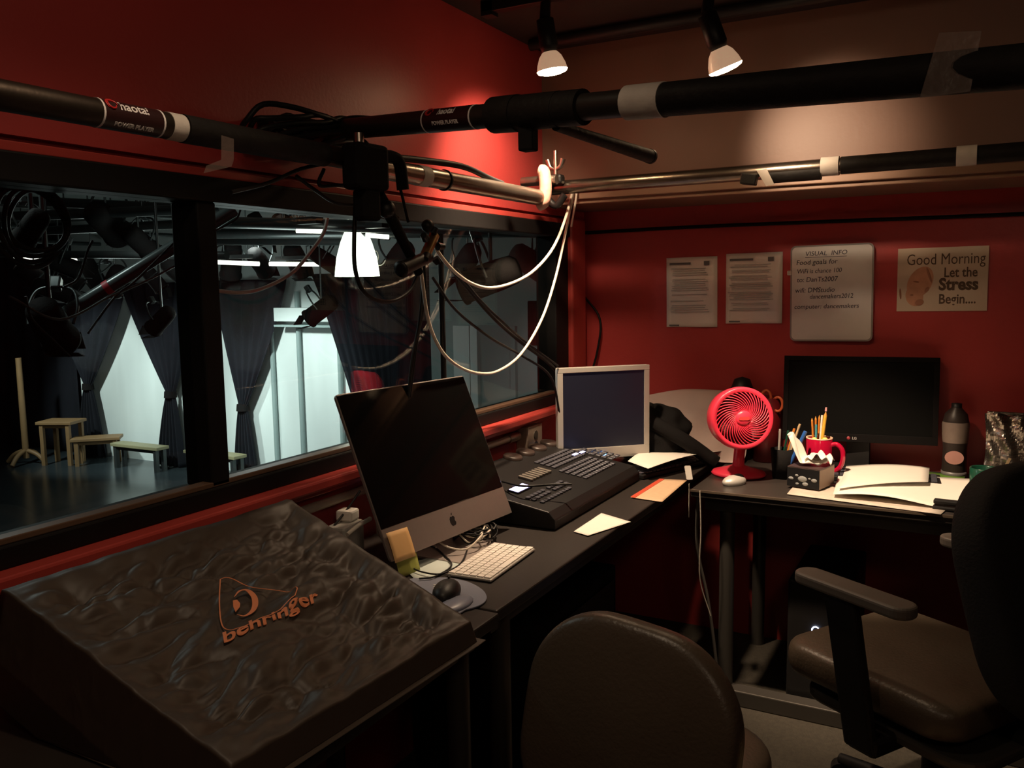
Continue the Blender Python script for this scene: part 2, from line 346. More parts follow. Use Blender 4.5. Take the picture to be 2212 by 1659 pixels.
# benches and table
def bench(px0, py0, px1, py1, name, label, h, m_top, m_leg, depth=.32, zf=SF, grp=None):
    A = at(px0, py0, 2, zf+h); B = at(px1, py1, 2, zf+h); d = B-A; L = d.length; rz = math.atan2(d.y, d.x)
    t = thing(name, label, 'table' if 'table' in name else 'bench', (A.x, A.y, zf), rz, grp)
    MB().span((0, 0, h-.05), (L, depth, h)).build('table_top' if 'table' in name else 'seat', m_top, t, bevel=.008)
    MB().span((.08, .06, h-.11), (L-.08, .09, h-.05)).build('apron', m_leg, t)
    for x in (.08, L-.08):
        for y in (.05, depth-.05): MB().span((x-.03, y-.03, 0), (x+.03, y+.03, h-.05)).build('leg', m_leg, t)
bench(237, 957, 338, 968, 'low_bench', 'low pale-topped bench in front of the bright wall, between two tied curtains', .40, BENCHT, STPIPE, .24)
bench(395, 972, 505, 987, 'low_bench', 'low pale-topped bench seen behind the window mullion', .40, BENCHT, STPIPE, .24)
bench(150, 950, 258, 944, 'low_bench', 'brown wooden bench beside the taller wooden table', .45, BENCHW, BENCHW, .36)
bench(75, 912, 152, 912, 'wooden_table', 'tall wooden table next to the coat stand', .72, BENCHW, BENCHW, .45)
B0 = at(58, 1002, 2, SF)
t = thing('coat_stand', 'wooden coat stand with a flat cross foot in the dark studio end', 'coat stand', (B0.x, B0.y, SF))
MB().cyl((0, 0, .1), (0, 0, 1.75), .05, .045).build('pole', BENCHW, t)
for a in (0, 90): MB().tube([(-.34, 0, .03), (-.2, 0, .16), (0, 0, .22), (.2, 0, .16), (.34, 0, .03)], .035, 10).build('foot', BENCHW, t).rotation_euler = (0, 0, math.radians(a+20))
# studio grid of pipes
def pipe_thing(name, label, a, b, r, m_, group=None, cat='pipe', n=20):
    a = V(a); b = V(b); return tag(MB().cyl((0, 0, 0), b-a, r, n=n).build(name, m_), label, cat, group)
def place(o, a): o.location = V(a); return o
GP = 'grid pipes under the studio ceiling'
gl = [(470, 505, 1190, 500), (470, 520, 700, 520), (20, 470, 420, 450), (20, 505, 420, 480), (40, 430, 420, 455), (470, 478, 1100, 500), (20, 548, 430, 552)]
for i, (a, b, c_, d_) in enumerate(gl):
    dep = (6.0, 7.2, 6.4, 7.4, 6.6, 5.3, 8.4)[i]; A = far(a-60, b, dep*1.0); B = far(c_+60, d_, dep*.86)
    place(pipe_thing('grid_pipe', 'dark grid pipe hung under the studio ceiling, seen through the upper window', A, B, .035, STPIPE, GP), A)
    gp_ = [o_ for o_ in C.objects if o_.name.startswith('grid_pipe')][-1]
    for f_ in (.3, .7): q_ = (B-A)*f_; MB().cyl(q_, V((q_.x, q_.y, 2.615-A.z)), .008, n=6).build('hanger_rod', STPIPE, gp_)
for i in range(4):
    x = -12.5+i*2.6; A = V((x, 3.5, 2.2)); B = V((x, 9.2, 2.2))
    place(pipe_thing('grid_pipe', 'dark grid pipe hung under the studio ceiling, seen through the upper window', A, B, .03, STPIPE, GP), A)
# stage lanterns
def dup_proto(p_, Mx, label, group):
    r_ = p_.copy(); C.objects.link(r_); r_.matrix_world = Mx; r_['label'] = label
    if group: r_['group'] = group
    elif 'group' in r_: del r_['group']
    for ch in p_.children:
        if not ch.name.startswith('hanger'):
            c_ = ch.copy(); C.objects.link(c_); c_.parent = r_
    return r_
def lantern(label, loc, aim, s=1.0, group='stage lanterns under the studio ceiling', glow=False, proto=[None]):
    Mx = (V(aim)-V(loc)).to_track_quat('-Z', 'Y').to_matrix().to_4x4(); Mx = T(*loc) @ Mx @ Matrix.Scale(s, 4)
    def hang(o):
        b = MB(); b.M = Mx.inverted(); b.cyl(V(loc)+V((0, 0, .05)), (loc[0], loc[1], 2.61), .008, n=6); b.build('hanger', STPIPE, o); return o
    if proto[0]: return hang(dup_proto(proto[0], Mx, label, group))
    t = thing('stage_lantern', label, 'stage light', M=Mx, group=group)
    MB().lathe([(0, .16), (.05, .158), (.075, .13), (.082, .05), (.085, -.14), (.093, -.15), (.093, -.165), (.08, -.165), (.07, -.12), (0, -.11)], 24).build('can', BLACKM, t)
    MB().tube([(-.1, 0, 0), (-.11, .1, 0), (-.07, .2, 0), (.07, .2, 0), (.11, .1, 0), (.1, 0, 0)], .008, 6).build('yoke', STPIPE, t)
    MB().box((0, .23, 0), (.05, .07, .05)).build('clamp', STPIPE, t, bevel=.008)
    for sx in (-1, 1): MB().box((0, sx*.12, -.21), (.16, .004, .11), RX(-sx*20)).build('barn_door', BLACKM, t)
    proto[0] = t; return hang(t)
GL_ = 'small black stage lantern in the row under the studio ceiling'
rnd = random.Random(5)
for i, (px, py, d) in enumerate([(75, 600, 9), (110, 625, 8.6), (150, 600, 9), (200, 590, 9.4), (250, 605, 9), (330, 600, 9), (390, 590, 8.5), (500, 560, 8.8), (560, 565, 9), (640, 560, 9), (700, 560, 8), (860, 560, 7), (1010, 560, 6.5), (1150, 570, 6), (560, 492, 7.5), (630, 492, 8), (300, 520, 6), (230, 480, 6), (130, 570, 8)]):
    p = far(px, py, d); lantern(GL_, p, p+V((rnd.uniform(-1, 1), rnd.uniform(.2, 1.2), -rnd.uniform(.4, 1))), rnd.uniform(.85, 1.3))
p = far(695, 668, 7.6); lantern('dark stage lantern aimed down-left in front of the wide black curtain', p, p+V((-1, -.3, -.7)), .95, None)
p = far(1060, 600, 3.2); lantern('long black lantern with lit rim beyond the glass, below the hanging white cable', p, p+V((-1.0, -.3, -.35)), .72, None)
p = far(350, 690, 5.0); lantern('dark lantern with a bright streak in front of the second tied curtain', p, p+V((-1, 0, -.7)), .6, None)
p = far(110, 700, 2.9); lantern('large dark lantern at the lower end of the slanting pole outside the window', p, p+V((-.5, .6, -.5)), .7, None)
p = far(70, 490, 2.8); lantern('black lantern inside the coiled cable at the corner of the window', p, p+V((-1, .1, -.6)), .45, None)
A = far(508, 452, 3.1); B = far(120, 690, 3.0)
pl = thing('slanting_pole', 'slanting dark steel pole with a red tape band just outside the window', 'pole', A)
MB().cyl((0, 0, 0), B-A, .024).build('tube', mat('studio_pole_paint', (.10, .12, .12), .25, metal=.2, var=.1), pl)
k = (B-A)*.70; dd = (B-A).normalized(); MB().cyl(k, k+dd*.022, .0255).build('tape_band', mat('red_tape', (.5, .03, .05), .5, var=.05), pl)
# fluorescent fittings
for i, (a, b, c_, d_, dep) in enumerate([(15, 553, 165, 563, 9.0), (460, 566, 560, 570, 8.6), (582, 570, 690, 571, 8.6), (640, 499, 700, 500, 4.9), (790, 508, 840, 512, 4.4)]):
    A = far(a, b, dep); B = far(c_, d_, dep)
    t = thing('fluorescent_fitting', ['long pale fluorescent fitting at the far end of the studio, under the coiled cable', 'bright fluorescent tube just right of the window mullion', 'bright fluorescent tube left of the glowing lamp shade', 'short bright tube fitting touching the lamp shade on its left', 'short bright tube fitting just right of the lamp shade'][i], 'light', A)
    MB().cyl((0, 0, 0), B-A, .022 if dep > 6 else .012, n=10).build('lit_tube', TUBE_E, t)
    MB().box((B-A)/2+V((0, 0, .06)), ((B-A).length*.9, .06, .04), ).build('housing', STPIPE, t)
    b = MB()
    for f_ in (.25, .75): q_ = (B-A)*f_; b.cyl(q_+V((0, 0, .06)), V((q_.x, q_.y, 2.61-A.z)), .006, n=6)
    b.build('hanger_rods', STPIPE, t)
# dark figures band: white top of the wall between lanterns comes from the wall itself
# pendant lamp
Lc = at(772, 597, 0, -3.6)
t = thing('pendant_lamp', 'glowing pale green-white lamp shade hanging beyond the window', 'lamp', Lc)
rs = .145
MB().lathe([(rs, 0), (rs*.98, .03), (rs*.90, .12), (rs*.70, .22), (rs*.50, .29), (rs*.38, .34), (rs*.30, .39), (0, .40)], 40).build('lamp_shade', SHADE, t, solid=.003)
MB().cyl((0, 0, .40), (0, 0, .43), .03, .02).build('lamp_holder', STPIPE, t)
MB().cyl((0, 0, .34), (0, 0, 2.62-Lc.z), .006, n=8).build('flex', RUBBER, t)
co = MB(); cc = [(-.13+.04*math.cos(a*.35), .02+.014*(a*.35), .13+.05*math.sin(a*.35)+.0*a) for a in range(0, 90)]
co.tube(cc, .004, 6, 2); tag(place(co.build('coiled_flex', WHITEC), Lc+V((0, -.02, .0))), 'springy white coiled cord beside the glowing lamp shade', 'cord')
point('pendant_bulb_light', Lc+V((0, 0, -.03)), 9, (.92, 1, .85), .05)
# red reflection sources are the booth's own objects (fan etc.)
def cable(name, label, pts, r, m_, cat='cable', group=None, n=8):
    P = [V(p) for p in pts]; o0 = P[0]
    return tag(place(MB().tube([p-o0 for p in P], r, n).build(name, m_), o0), label, cat, group)
def cx(pts, X): return [at(a, b, 0, X) for a, b in pts]
cable('white_cable', 'pale cable sagging across the third tied curtain, outside the glass', cx([(712, 440), (700, 500), (670, 545), (630, 590), (570, 622), (520, 632), (462, 628)], -2.1), .0065, WHITEC)
cp = MB(); c0 = at(62, 488, 0, -1.72)
ring = lambda r_, dy, dz, ph: [(0+.012*math.sin(a*2+ph), dy+r_*math.cos(a), dz+r_*math.sin(a)) for a in [i*2*PI/20 for i in range(21)]]
for k in range(4): cp.tube(ring(.085-.008*k, .006*k, .004*k, k), .0052, 7, 2)
tag(place(cp.build('cable_coil', RUBBER), c0), 'round coil of thick black cable hanging at the top corner of the window', 'cable')
for i, pts in enumerate([[(20, 640), (130, 690), (240, 640), (330, 600), (430, 545)], [(190, 720), (250, 640), (300, 600), (430, 470)], [(55, 640), (70, 690), (120, 740), (150, 770)], [(140, 620), (170, 600), (190, 540), (200, 520)], [(520, 452), (508, 475), (462, 500)]]):
    cable('thin_cable', ['thin grey cable crossing below the slanting pole outside the glass', 'thin grey cable running up alongside the slanting pole', 'thin cable looping down at the lower end of the slanting pole', 'thin cable hanging from the far fluorescent fitting', 'short cable looped at the upper end of the slanting pole'][i], cx(pts, -1.9), .003, RUBBER if i else STPIPE)
# ================================================================== BOOTH PIPEWORK
def banded(parent, a, b, t0, t1, r, m_, name='tape_band'):
    a = V(a); b = V(b); return MB().cyl(a+(b-a)*t0, a+(b-a)*t1, r, n=24).build(name, m_, parent)
def wrapfn(a, b, r, tm, ang0):
    """bend flat lettering around the pipe: x runs along the pipe, y around it"""
    a = V(a); b = V(b); d = (b-a).normalized(); up = V((0, 0, 1)); s_ = d.cross(up).normalized(); up = s_.cross(d)
    c0 = a+(b-a)*tm
    def f(co):
        th = ang0+co.y/r; rr = r+co.z
        return c0+d*co.x+(s_*math.cos(th)+up*math.sin(th))*rr
    return f
BADGE = mat('black_badge', (.03, .010, .010), .35, var=.05); BADGER = mat('badge_red', (.5, .02, .02), .4, var=.05); BADGEW = mat('badge_white', (.85, .8, .78), .4, var=.05)
def badge(parent, a, b, tm, r, ang, lines, flip=1, half=.055):
    a = V(a); b = V(b); L = (b-a).length; h = half/L
    banded(parent, a, b, tm-h, tm+h, r+.0006, BADGE, 'badge_label')
    for s_ in (-1, 1): banded(parent, a, b, tm+s_*h-.0018/L, tm+s_*h+.0018/L, r+.0010, BADGEW, 'badge_edge')
    for a0_ in (0, 2.2):
        f = wrapfn(a, b, r+.0012, tm, math.radians(ang)); y0_ = lines[0][3]+.008
        MB().tube([f(V((-half*.72+(.011-a0_*.0015)*math.cos(q_*.5+a0_), y0_+(.010-a0_*.001)*math.sin(q_*.5+a0_), 0))) for q_ in range(9)], lambda u: .0006+.0016*math.sin(PI*u), 6, 3).build('red_swirl', BADGER, parent)
    for txt, sz, m_, off in lines:
        f = wrapfn(a, b, r+.0008, tm, math.radians(ang))
        letters(txt, sz, m_, parent, None, .0004, .0003, 'CENTER', warp=(lambda co, f=f, off=off: f(V((co.x, co.y+off, co.z)))))
# pipe A, nearly along the window wall
A0 = V((-1.28, .2, 1.738)); A1 = V((-1.30, 1.78, 1.746)); rA = .0235
t = thing('overhead_pipe', 'worn dark overhead pipe with a red and black badge, above the left of the window', 'pipe', (0, 0, 0))
MB().cyl(A0, A1, rA, n=28).build('tube', PIPE, t)
def tparam(px, a, b):
    a = V(a); b = V(b); best = (1e9, 0)
    for i in range(1200):
        q = a+(b-a)*(i/1199)-EYE; z = q.dot(FW)
        if z > .1:
            x = 1106+FPX*q.dot(RT)/z
            if abs(x-px) < best[0]: best = (abs(x-px), i/1199)
    return best[1]
ta, tb = tparam(207, A0, A1), tparam(337, A0, A1)
badge(t, A0, A1, (ta+tb)/2, rA, -8, [('haotai', .026, BADGEW, .012), ('(', .03, BADGER, .0)] and [('haotai', .024, BADGEW, .011), ('POWER PLAYER', .011, BADGEW, -.018)], half=(tb-ta)*(A1-A0).length/2)
banded(t, A0, A1, tparam(358, A0, A1), tparam(390, A0, A1), rA+.001, TAPE)
banded(t, A0, A1, tparam(392, A0, A1), tparam(700, A0, A1), rA+.0025, WRAP, 'black_sleeve')
# hanging flap of clear tape
fp = [at(478, 292, 0, -1.262), at(505, 300, 0, -1.262), at(505, 345, 0, -1.262), at(500, 360, 0, -1.262), at(440, 374, 0, -1.262), at(446, 358, 0, -1.262), at(478, 345, 0, -1.262)]
CLEART = mat('clear_brown_tape', (.3, .22, .19), .35, var=.2, bump=.5, bs=60, alpha=.22)
MB().add(fp, [tuple(range(7))]).build('tape_flap', CLEART, t, solid=.0006)
B0_ = V((-1.30, 1.66, 1.738)); B1_ = V((-1.30, 2.60, 1.738)); rB = .026
t = thing('overhead_pipe', 'brown steel pipe with a taped end, lit warm below the wrapped pipe', 'pipe', (0, 0, 0))
MB().cyl(B0_, B1_, rB, n=28).build('tube', BARE, t)
banded(t, B0_, B1_, tparam(900, B0_, B1_), tparam(920, B0_, B1_), rB+.001, TAPE)
t0 = tparam(958, B0_, B1_); banded(t, B0_, B1_, t0, t0+.006, rB+.003, RUBBER, 'zip_tie')
MB().tube([B0_+V((0, .1, .03)), B0_+V((0, .25, .04)), B0_+V((0.01, .45, .045)), B0_+V((.0, .62, .03)), B0_+V((0, .7, .022))], .009, 8).build('strapped_cable', RUBBER, t)
# pipe B, coming from the wall towards the right wall, nearer and nearer
C0 = far(650, 288, 2.22); C1 = far(2330, 132, 1.06); C1 = C0+(C1-C0)*((1.56-C0.x)/(C1.x-C0.x)); rC = .0245
Cdir = (C1-C0).normalized()
t = thing('overhead_pipe', 'long black overhead pipe with badge, fabric wrap and white tape crossing the room', 'pipe', (0, 0, 0))
MB().cyl(C0, C1, rC, n=28).build('tube', mat('black_painted_pipe', (.022, .018, .015), .38, var=.2, bump=.1), t)
ta, tb = tparam(928, C0, C1), tparam(1030, C0, C1)
badge(t, C0, C1, (ta+tb)/2, rC, -48, [('haotai', .022, BADGEW, .030), ('POWER PLAYER', .0115, BADGEW, .008)], half=(tb-ta)*(C1-C0).length/2)
for (x0, x1, r_) in ((1068, 1120, .036), (1110, 1210, .034), (1180, 1262, .033)): banded(t, C0, C1, tparam(x0, C0, C1), tparam(x1, C0, C1), r_, WRAP, 'fabric_wrap')
banded(t, C0, C1, tparam(1357, C0, C1), tparam(1436, C0, C1), rC+.0055, TAPE)
banded(t, C0, C1, tparam(1437, C0, C1), .98, rC+.004, WRAP, 'black_sleeve')
q = C0+(C1-C0)*tparam(2080, C0, C1)
MB().add([q+V((-.03, -.02, .05)), q+V((.02, -.02, .045)), q+V((.01, -.03, -.032)), q+V((-.05, -.03, -.034))], [(0, 1, 2, 3)]).build('tape_flap', CLEART, t, solid=.0006)
# cable bundle where the pipes meet
t = thing('cable_bundle', 'tangled black cable bundle tied round the junction of the overhead pipes', 'cable', far(670, 300, 2.05))
rnd = random.Random(11)
for k in range(9):
    pts = []
    for a in range(14):
        th = a/13*2*PI; rr = .045+.012*rnd.random()
        pts.append(V((rr*math.sin(th), .15*math.cos(th)*(1+.2*rnd.random())+(k-4)*.012, .040*math.sin(th*1+.4*k)+.02*rnd.random())))
    pts.append(pts[0]); MB().tube(pts, .0065, 7, 4).build('loop', RUBBER, t)
MB().tube([far(560, 268, 2.0)-t.location, far(600, 262, 2.0)-t.location, far(690, 280, 2.05)-t.location, far(760, 262, 2.1)-t.location, far(800, 262, 2.15)-t.location], .014, 8).build('thick_lead', RUBBER, t)
# black swivel box clamp
t = thing('swivel_clamp', 'chunky black swivel box clamped where the overhead pipes cross', 'clamp', M=facing(at(790, 362, 0, -1.255), -5, 0, 0))
MB().box((0, 0, 0), (.105, .105, .06)).build('clamp_body', BLACKM, t, bevel=.012)
MB().tube([(.03, .02, 0), (.09, .035, 0), (.12, .02, 0), (.13, -.04, 0)], .015, 8).build('clamp_hook', BLACKM, t)
MB().box((0, -.085, 0), (.055, .075, .045)).build('neck', BLACKM, t, bevel=.01)
MB().cyl((-.02, .05, 0), (-.02, .075, 0), .012).build('bolt', CHROME, t)
# arm and lamp-holder fixture with warm highlights
P0 = at(815, 420, 0, -1.27); P1 = at(905, 590, 0, -1.27)
t = thing('clamp_arm', 'black slanted arm hanging from the swivel box down to the microphone clamp', 'arm', P0)
MB().tube([(0, 0, 0), (at(845, 470, 0, -1.27)-P0), P1-P0], lambda u: .018-.006*u, 10).build('arm_tube', BLACKM, t)
MB().ball(at(835, 452, 0, -1.26)-P0, .022).build('joint', BLACK, t)
Pc = at(925, 532, 0, -1.26)
t = thing('microphone_clamp', 'small steel and black clamp knot holding a short dark microphone', 'clamp', Pc)
MB().cyl((0, -.02, -.03), (0, .03, .03), .014).build('barrel', mat('brass_barrel', (.5, .3, .14), .3, metal=.9, var=.1), t)
for k in range(5):
    a = k*1.3; MB().cyl((.01, .03*math.cos(a), .035*math.sin(a)), (.015, .05*math.cos(a), .05*math.sin(a)), .011, .008, 12).build('knob', BLACK, t)
MB().ball((0, .0, .052), .017).build('knob', BLACK, t)
P2 = at(865, 582, 0, -1.26)-Pc; P3 = at(925, 555, 0, -1.26)-Pc
MB().tube([P2, P2+(P3-P2)*.15, P3], lambda u: .022-.006*u if u > .05 else .012, 14).build('microphone_body', BLACK, t)
# thin upright rod
Q0 = at(951, 505, 0, -1.36)
t = thing('upright_rod', 'thin black upright rod standing behind the tilted computer, in front of the glass', 'rod', (Q0.x, Q0.y, .75))
MB().cyl((0, 0, 0), (0, 0, Q0.z-.75), .0085).build('rod_tube', BLACK, t)
MB().cyl((0, 0, 0), (0, 0, .012), .07).build('base', BLACK, t)
# pipe D along the soffit
D0 = V((-1.40, 2.84, 1.792)); D1 = V((1.58, 2.84, 1.806)); rD = .0245
t = thing('overhead_pipe', 'glossy dark pipe with white tape tabs running along the brown soffit', 'pipe', (0, 0, 0))
MB().cyl(D0, D1, rD, n=28).build('tube', BARE, t)
banded(t, D0, D1, tparam(1790, D0, D1)+.012, 1.0, rD+.002, WRAP, 'black_sleeve')
banded(t, D0, D1, tparam(1775, D0, D1), tparam(1814, D0, D1), rD+.0045, TAPE)
banded(t, D0, D1, tparam(2065, D0, D1), tparam(2110, D0, D1), rD+.0045, TAPE)
banded(t, D0-V((0, 0, .014)), D1-V((0, 0, .014)), tparam(1660, D0, D1), tparam(1774, D0, D1), rD, WRAP, 'rubber_pad')
q = D0+(D1-D0)*tparam(1640, D0, D1)
t = thing('cable_clip', 'small black clip with a torn white paper tag under the soffit pipe', 'clip', q)
MB().box((-.02, -.03, -.028), (.05, .03, .035), RY(10)).build('clip_body', BLACK, t, bevel=.004)
MB().add([(0, -.035, .0), (.03, -.035, .005), (.055, -.035, -.045), (.03, -.035, -.05), (.012, -.035, -.02)], [(0, 1, 2, 3, 4)]).build('paper_tag', TAPE, t, solid=.001)
# pipe corner clamps
q = at(1168, 402, 1, 2.62)
t = thing('pipe_clamp', 'pinkish taped clamp joining the ends of two overhead pipes', 'clamp', q)
MB().tube([(0, 0, .05), (.012, 0, .045), (.018, 0, 0), (.012, 0, -.05), (-.01, 0, -.062)], .021, 14).build('clamp_shell', mat('pink_tape', (.32, .17, .13), .5, var=.1, bump=.4, bs=60), t)
MB().cyl((-.08, .02, .02), (.05, .02, .02), .016).build('stub_pipe', BARE, t)
q = at(1200, 360, 1, 2.80)
t = thing('hook_clamp', 'steel wing-nut hook clamp standing on the pipe corner beside the soffit', 'clamp', q)
MB().cyl((0, 0, -.04), (0, 0, .055), .007).build('threaded_bolt', CHROME, t)
for s_ in (-1, 1): MB().tube([(0, 0, -.01), (s_*.02, 0, .0), (s_*.03, 0, .025)], lambda u: .006+.004*u, 8).build('wing', CHROME, t)
MB().box((0, 0, -.045), (.06, .04, .035)).build('hook_body', BLACK, t, bevel=.01)
MB().tube([(-.03, 0, -.05), (-.035, 0, -.10), (0, 0, -.135), (.035, 0, -.10)], .013, 10).build('hook', BLACK, t)
# bracket drop and black stick
q = C0+(C1-C0)*tparam(1140, C0, C1)
t = thing('drop_bracket', 'square black bracket hanging under the fabric-wrapped part of the long pipe', 'bracket', q)
MB().box((0, 0, -.05), (.032, .03, .05)).build('bracket_plate', BLACKM, t, bevel=.004)
MB().cyl((0, 0, -.03), (0, 0, 0), .012).build('bracket_stem', BLACKM, t)
S0 = C0+(C1-C0)*tparam(1200, C0, C1)-V((0, 0, .03)); S1 = far(1405, 338, 2.05)
t = thing('black_baton', 'short black tube sticking out below the long overhead pipe', 'tube', S0)
MB().cyl((0, 0, 0), S1-S0, .010, .0165).build('baton_tube', WRAP, t)
MB().cyl((S1-S0)*.985, (S1-S0)*1.004, .0175).build('end_cap', BLACK, t)
# ceiling track and lamps
t = thing('lighting_track', 'dark lighting track fixed to the ceiling above the two lamps', 'track', (0, 0, 0))
MB().span((-1.4, 2.42, ZC-.035), (1.2, 2.455, ZC)).build('rail', BLACK, t, bevel=.003)
MB().span((-1.4, 2.42, ZC-.045), (-1.36, 2.46, ZC)).build('end_cap', BLACK, t)
place(pipe_thing('ceiling_conduit', 'thin black conduit running along the ceiling near the soffit', (-1.45, 2.86, 2.305), (1.5, 2.80, 2.305), .02, BLACK), (-1.45, 2.86, 2.305))
# PAR lamps
def par(label, tip, aimv, stem_to):
    d = V(aimv).normalized(); Mx = T(*tip) @ d.to_track_quat('Z', 'Y').to_matrix().to_4x4()
    t = thing('par_lamp', label, 'lamp', M=Mx, group='reflector lamps on the ceiling track')
    R_ = .047
    MB().lathe([(.018, -.056), (.024, -.052), (.034, -.040), (.043, -.018), (R_, 0)], 32).build('glass_reflector', LAMPREAR, t)
    MB().lathe([(R_, 0), (R_*.93, .006), (R_*.6, .011), (0, .013)], 32).build('lens', LAMPGLOW, t)
    MB().lathe([(0, -.15), (.026, -.148), (.028, -.07), (.022, -.052), (0, -.052)], 24).build('socket', BLACK, t)
    inv = Mx.inverted(); a = inv @ V(stem_to); MB().cyl((0, 0, -.15), a, .016, n=12).build('stem', BLACK, t)
    return t
L1 = at(1193, 152, 1, 2.44); L2 = at(1567, 146, 1, 2.44)
a1 = V((.10, .12, -1)); a2 = V((.30, .30, -1))
par('glowing reflector lamp nearer the window wall', L1, a1, (L1.x-.02, 2.44, ZC-.03))
par('glowing reflector lamp above the red fan and papers', L2, a2, (L2.x-.04, 2.44, ZC-.03))
spot('lamp_beam_light', L1+a1.normalized()*.02, L1+V((-.10, .0, -1)), 24, WARM, 99, .4, .03)
spot('lamp_beam_light', L1+a1.normalized()*.02, L1+V((-.12, .02, -1)), 95, WARM, 82, .7, .03)
spot('lamp_beam_light', L2+a2.normalized()*.02, L2+V((.215, .46, -1)), 150, WARM, 45, .7, .03)
spot('lamp_beam_light', L2+a2.normalized()*.02, L2+V((.05, .02, -1)), 5, WARM, 94, .5, .03)
spot('lamp_leak_light', L1+V((0, 0, -.03)), (-1.5, 2.62, 1.72), 30, WARM, 104, .9, .03)
spot('lamp_leak_light', L2+V((0, 0, -.03)), (-.46, 3.05, 1.90), 33, WARM, 54, 1.0, .03)
point('lamp_and_fill_glow', L1+V((0, 0, -.07)), .15, WARM, .03)
point('lamp_and_fill_glow', L2+V((0, 0, -.07)), .15, WARM, .03)
spot('lamp_beam_light', (-.85, 1.0, 2.28), (-.95, 1.0, .8), 13, WARM, 112, .9, .05)
point('lamp_and_fill_glow', (-.80, .9, 2.2), 1.0, WARM, .05)
point('lamp_and_fill_glow', (.5, 0, 2.22), 10, WARM, .2)  # unseen fill added near the camera for ambience and the chair back
# ================================================================== CABLES IN THE BOOTH
cable('white_cable', 'cream cable looping from the pipe corner to the microphone clamp, upper of the two loops', [at(1240, 400, 0, -1.36)]+cx([(1222, 470), (1195, 535), (1155, 583), (1110, 610), (1060, 622), (1018, 612), (980, 585), (950, 550), (935, 520)], -1.30), .0052, WHITEC)
cable('white_cable', 'cream cable in a deep loop from the pipe corner, lower of the two loops', [at(1240, 410, 0, -1.36)]+cx([(1222, 500), (1200, 600), (1170, 690), (1125, 765), (1075, 802), (1030, 806), (985, 788), (950, 752), (925, 690), (910, 590)], -1.31), .0048, WHITEC)
cable('black_cable', 'black cable drooping in a round loop in front of the glowing lamp shade', cx([(768, 440), (765, 520), (767, 580), (782, 625), (812, 648), (850, 650), (885, 628), (905, 590)], -1.3), .0052, RUBBER)
for i, pts in enumerate([[(905, 560), (912, 620), (905, 700), (890, 780), (878, 900)], [(915, 560), (918, 640), (900, 740), (885, 860)], [(950, 550), (1000, 610), (1060, 680), (1120, 735), (1200, 800), (1215, 870)], [(985, 580), (1030, 640), (1090, 700), (1150, 750), (1205, 790)], [(935, 600), (985, 670), (1060, 730), (1130, 770), (1190, 815), (1210, 900)], [(835, 345), (862, 400), (875, 450), (882, 480)], [(640, 380), (680, 410), (730, 440), (800, 445), (860, 470)], [(500, 415), (580, 395), (650, 365), (720, 350)], [(700, 365), (690, 400), (740, 400), (800, 405)]]):
    cable('black_cable', ['black cable hanging from the microphone clamp behind the computer', 'second black cable hanging beside it from the microphone clamp', 'thick black cable slanting down from the clamp to the small monitor', 'black cable above the thick slanting one, ending at the window corner', 'thin black cable slanting below the thick one towards the monitor', 'short black cable curving down from the swivel box', 'thin black cable sagging over the window header left of the swivel box', 'thin black cable rising to the pipe junction from the mullion', 'short black lead looped under the pipe junction'][i], cx(pts, -1.33 if i != 2 else -1.36), .0042 if i != 2 else .0062, RUBBER)
cable('wall_cable', 'thin dark cable running along the far wall below the soffit', [at(1262, 503, 1, 3.435), at(1500, 490, 1, 3.435), at(1800, 478, 1, 3.435), at(2212, 462, 1, 3.435), (1.4, 3.435, 1.66)], .007, BLACKM)
cable('wall_cable', 'dark cable curving down the red corner behind the small monitor', [at(1262, 640, 1, 3.42), at(1296, 690, 1, 3.42), at(1290, 760, 1, 3.42), at(1270, 830, 1, 3.42)], .005, RUBBER)
for i in range(2): cable('corner_cable', ['pale cable dropping from the soffit corner beside the hook clamp', 'second pale cable dropping beside the hook clamp'][i], [at(1238+i*10, 395, 1, 2.98), at(1236+i*8, 430, 1, 2.98), at(1225+i*9, 490, 1, 2.98)], .004, WHITEC)
# ================================================================== WALL ITEMS
yw = YF
def wall_rect(tl, br, y=YF-.001):
    a = at(*tl, 1, y); b = at(*br, 1, y); return a, b
def paper_on_wall(tl, br, label, lines, seed, head):
    a, b = wall_rect(tl, br); W = b.x-a.x; H = a.z-b.z
    t = thing('notice_paper', label, 'paper', M=facing(((a.x+b.x)/2, YF-.004, (a.z+b.z)/2), -90, 0, .6))
    MB().grid(10, 14, lambda u, v: ((u-.5)*W, (v-.5)*H, .004*math.sin(u*7+seed)*(1-v)+(.006*max(0, .25-v)))).build('sheet', PAPER, t, solid=.0006)
    r_ = random.Random(seed); m_ = MB(); y = H/2-.045
    for i in range(lines):
        if r_.random() < .82: m_.box((-.01+r_.uniform(-.01, .006), y, .0065), (W*r_.uniform(.62, .78), .0028, .0004))
        y -= (H-.09)/lines
    m_.build('print_lines', mat('pale_print', (.42, .40, .38), .8, var=.05), t)
    MB().box((-W*.22, H/2-.025, .006), (W*.42, .008, .0005)).build('heading', INK, t); MB().box((W*.3, H/2-.026, .006), (.022, .016, .0005)).build('stamp_mark', INK, t)
    MB().box((-W*.34, -H/2+.008, .0062), (W*.2, .005, .0004)).build('footer_bar', INK, t)
paper_on_wall((1441, 557), (1549, 707), 'printed letter sheet on the red wall, the one nearer the room corner', 22, 3, 1)
paper_on_wall((1570, 548), (1689, 699), 'printed letter sheet on the red wall, beside the whiteboard', 26, 8, 0)
a, b = wall_rect((1711, 531), (1884, 738)); W = b.x-a.x; H = a.z-b.z
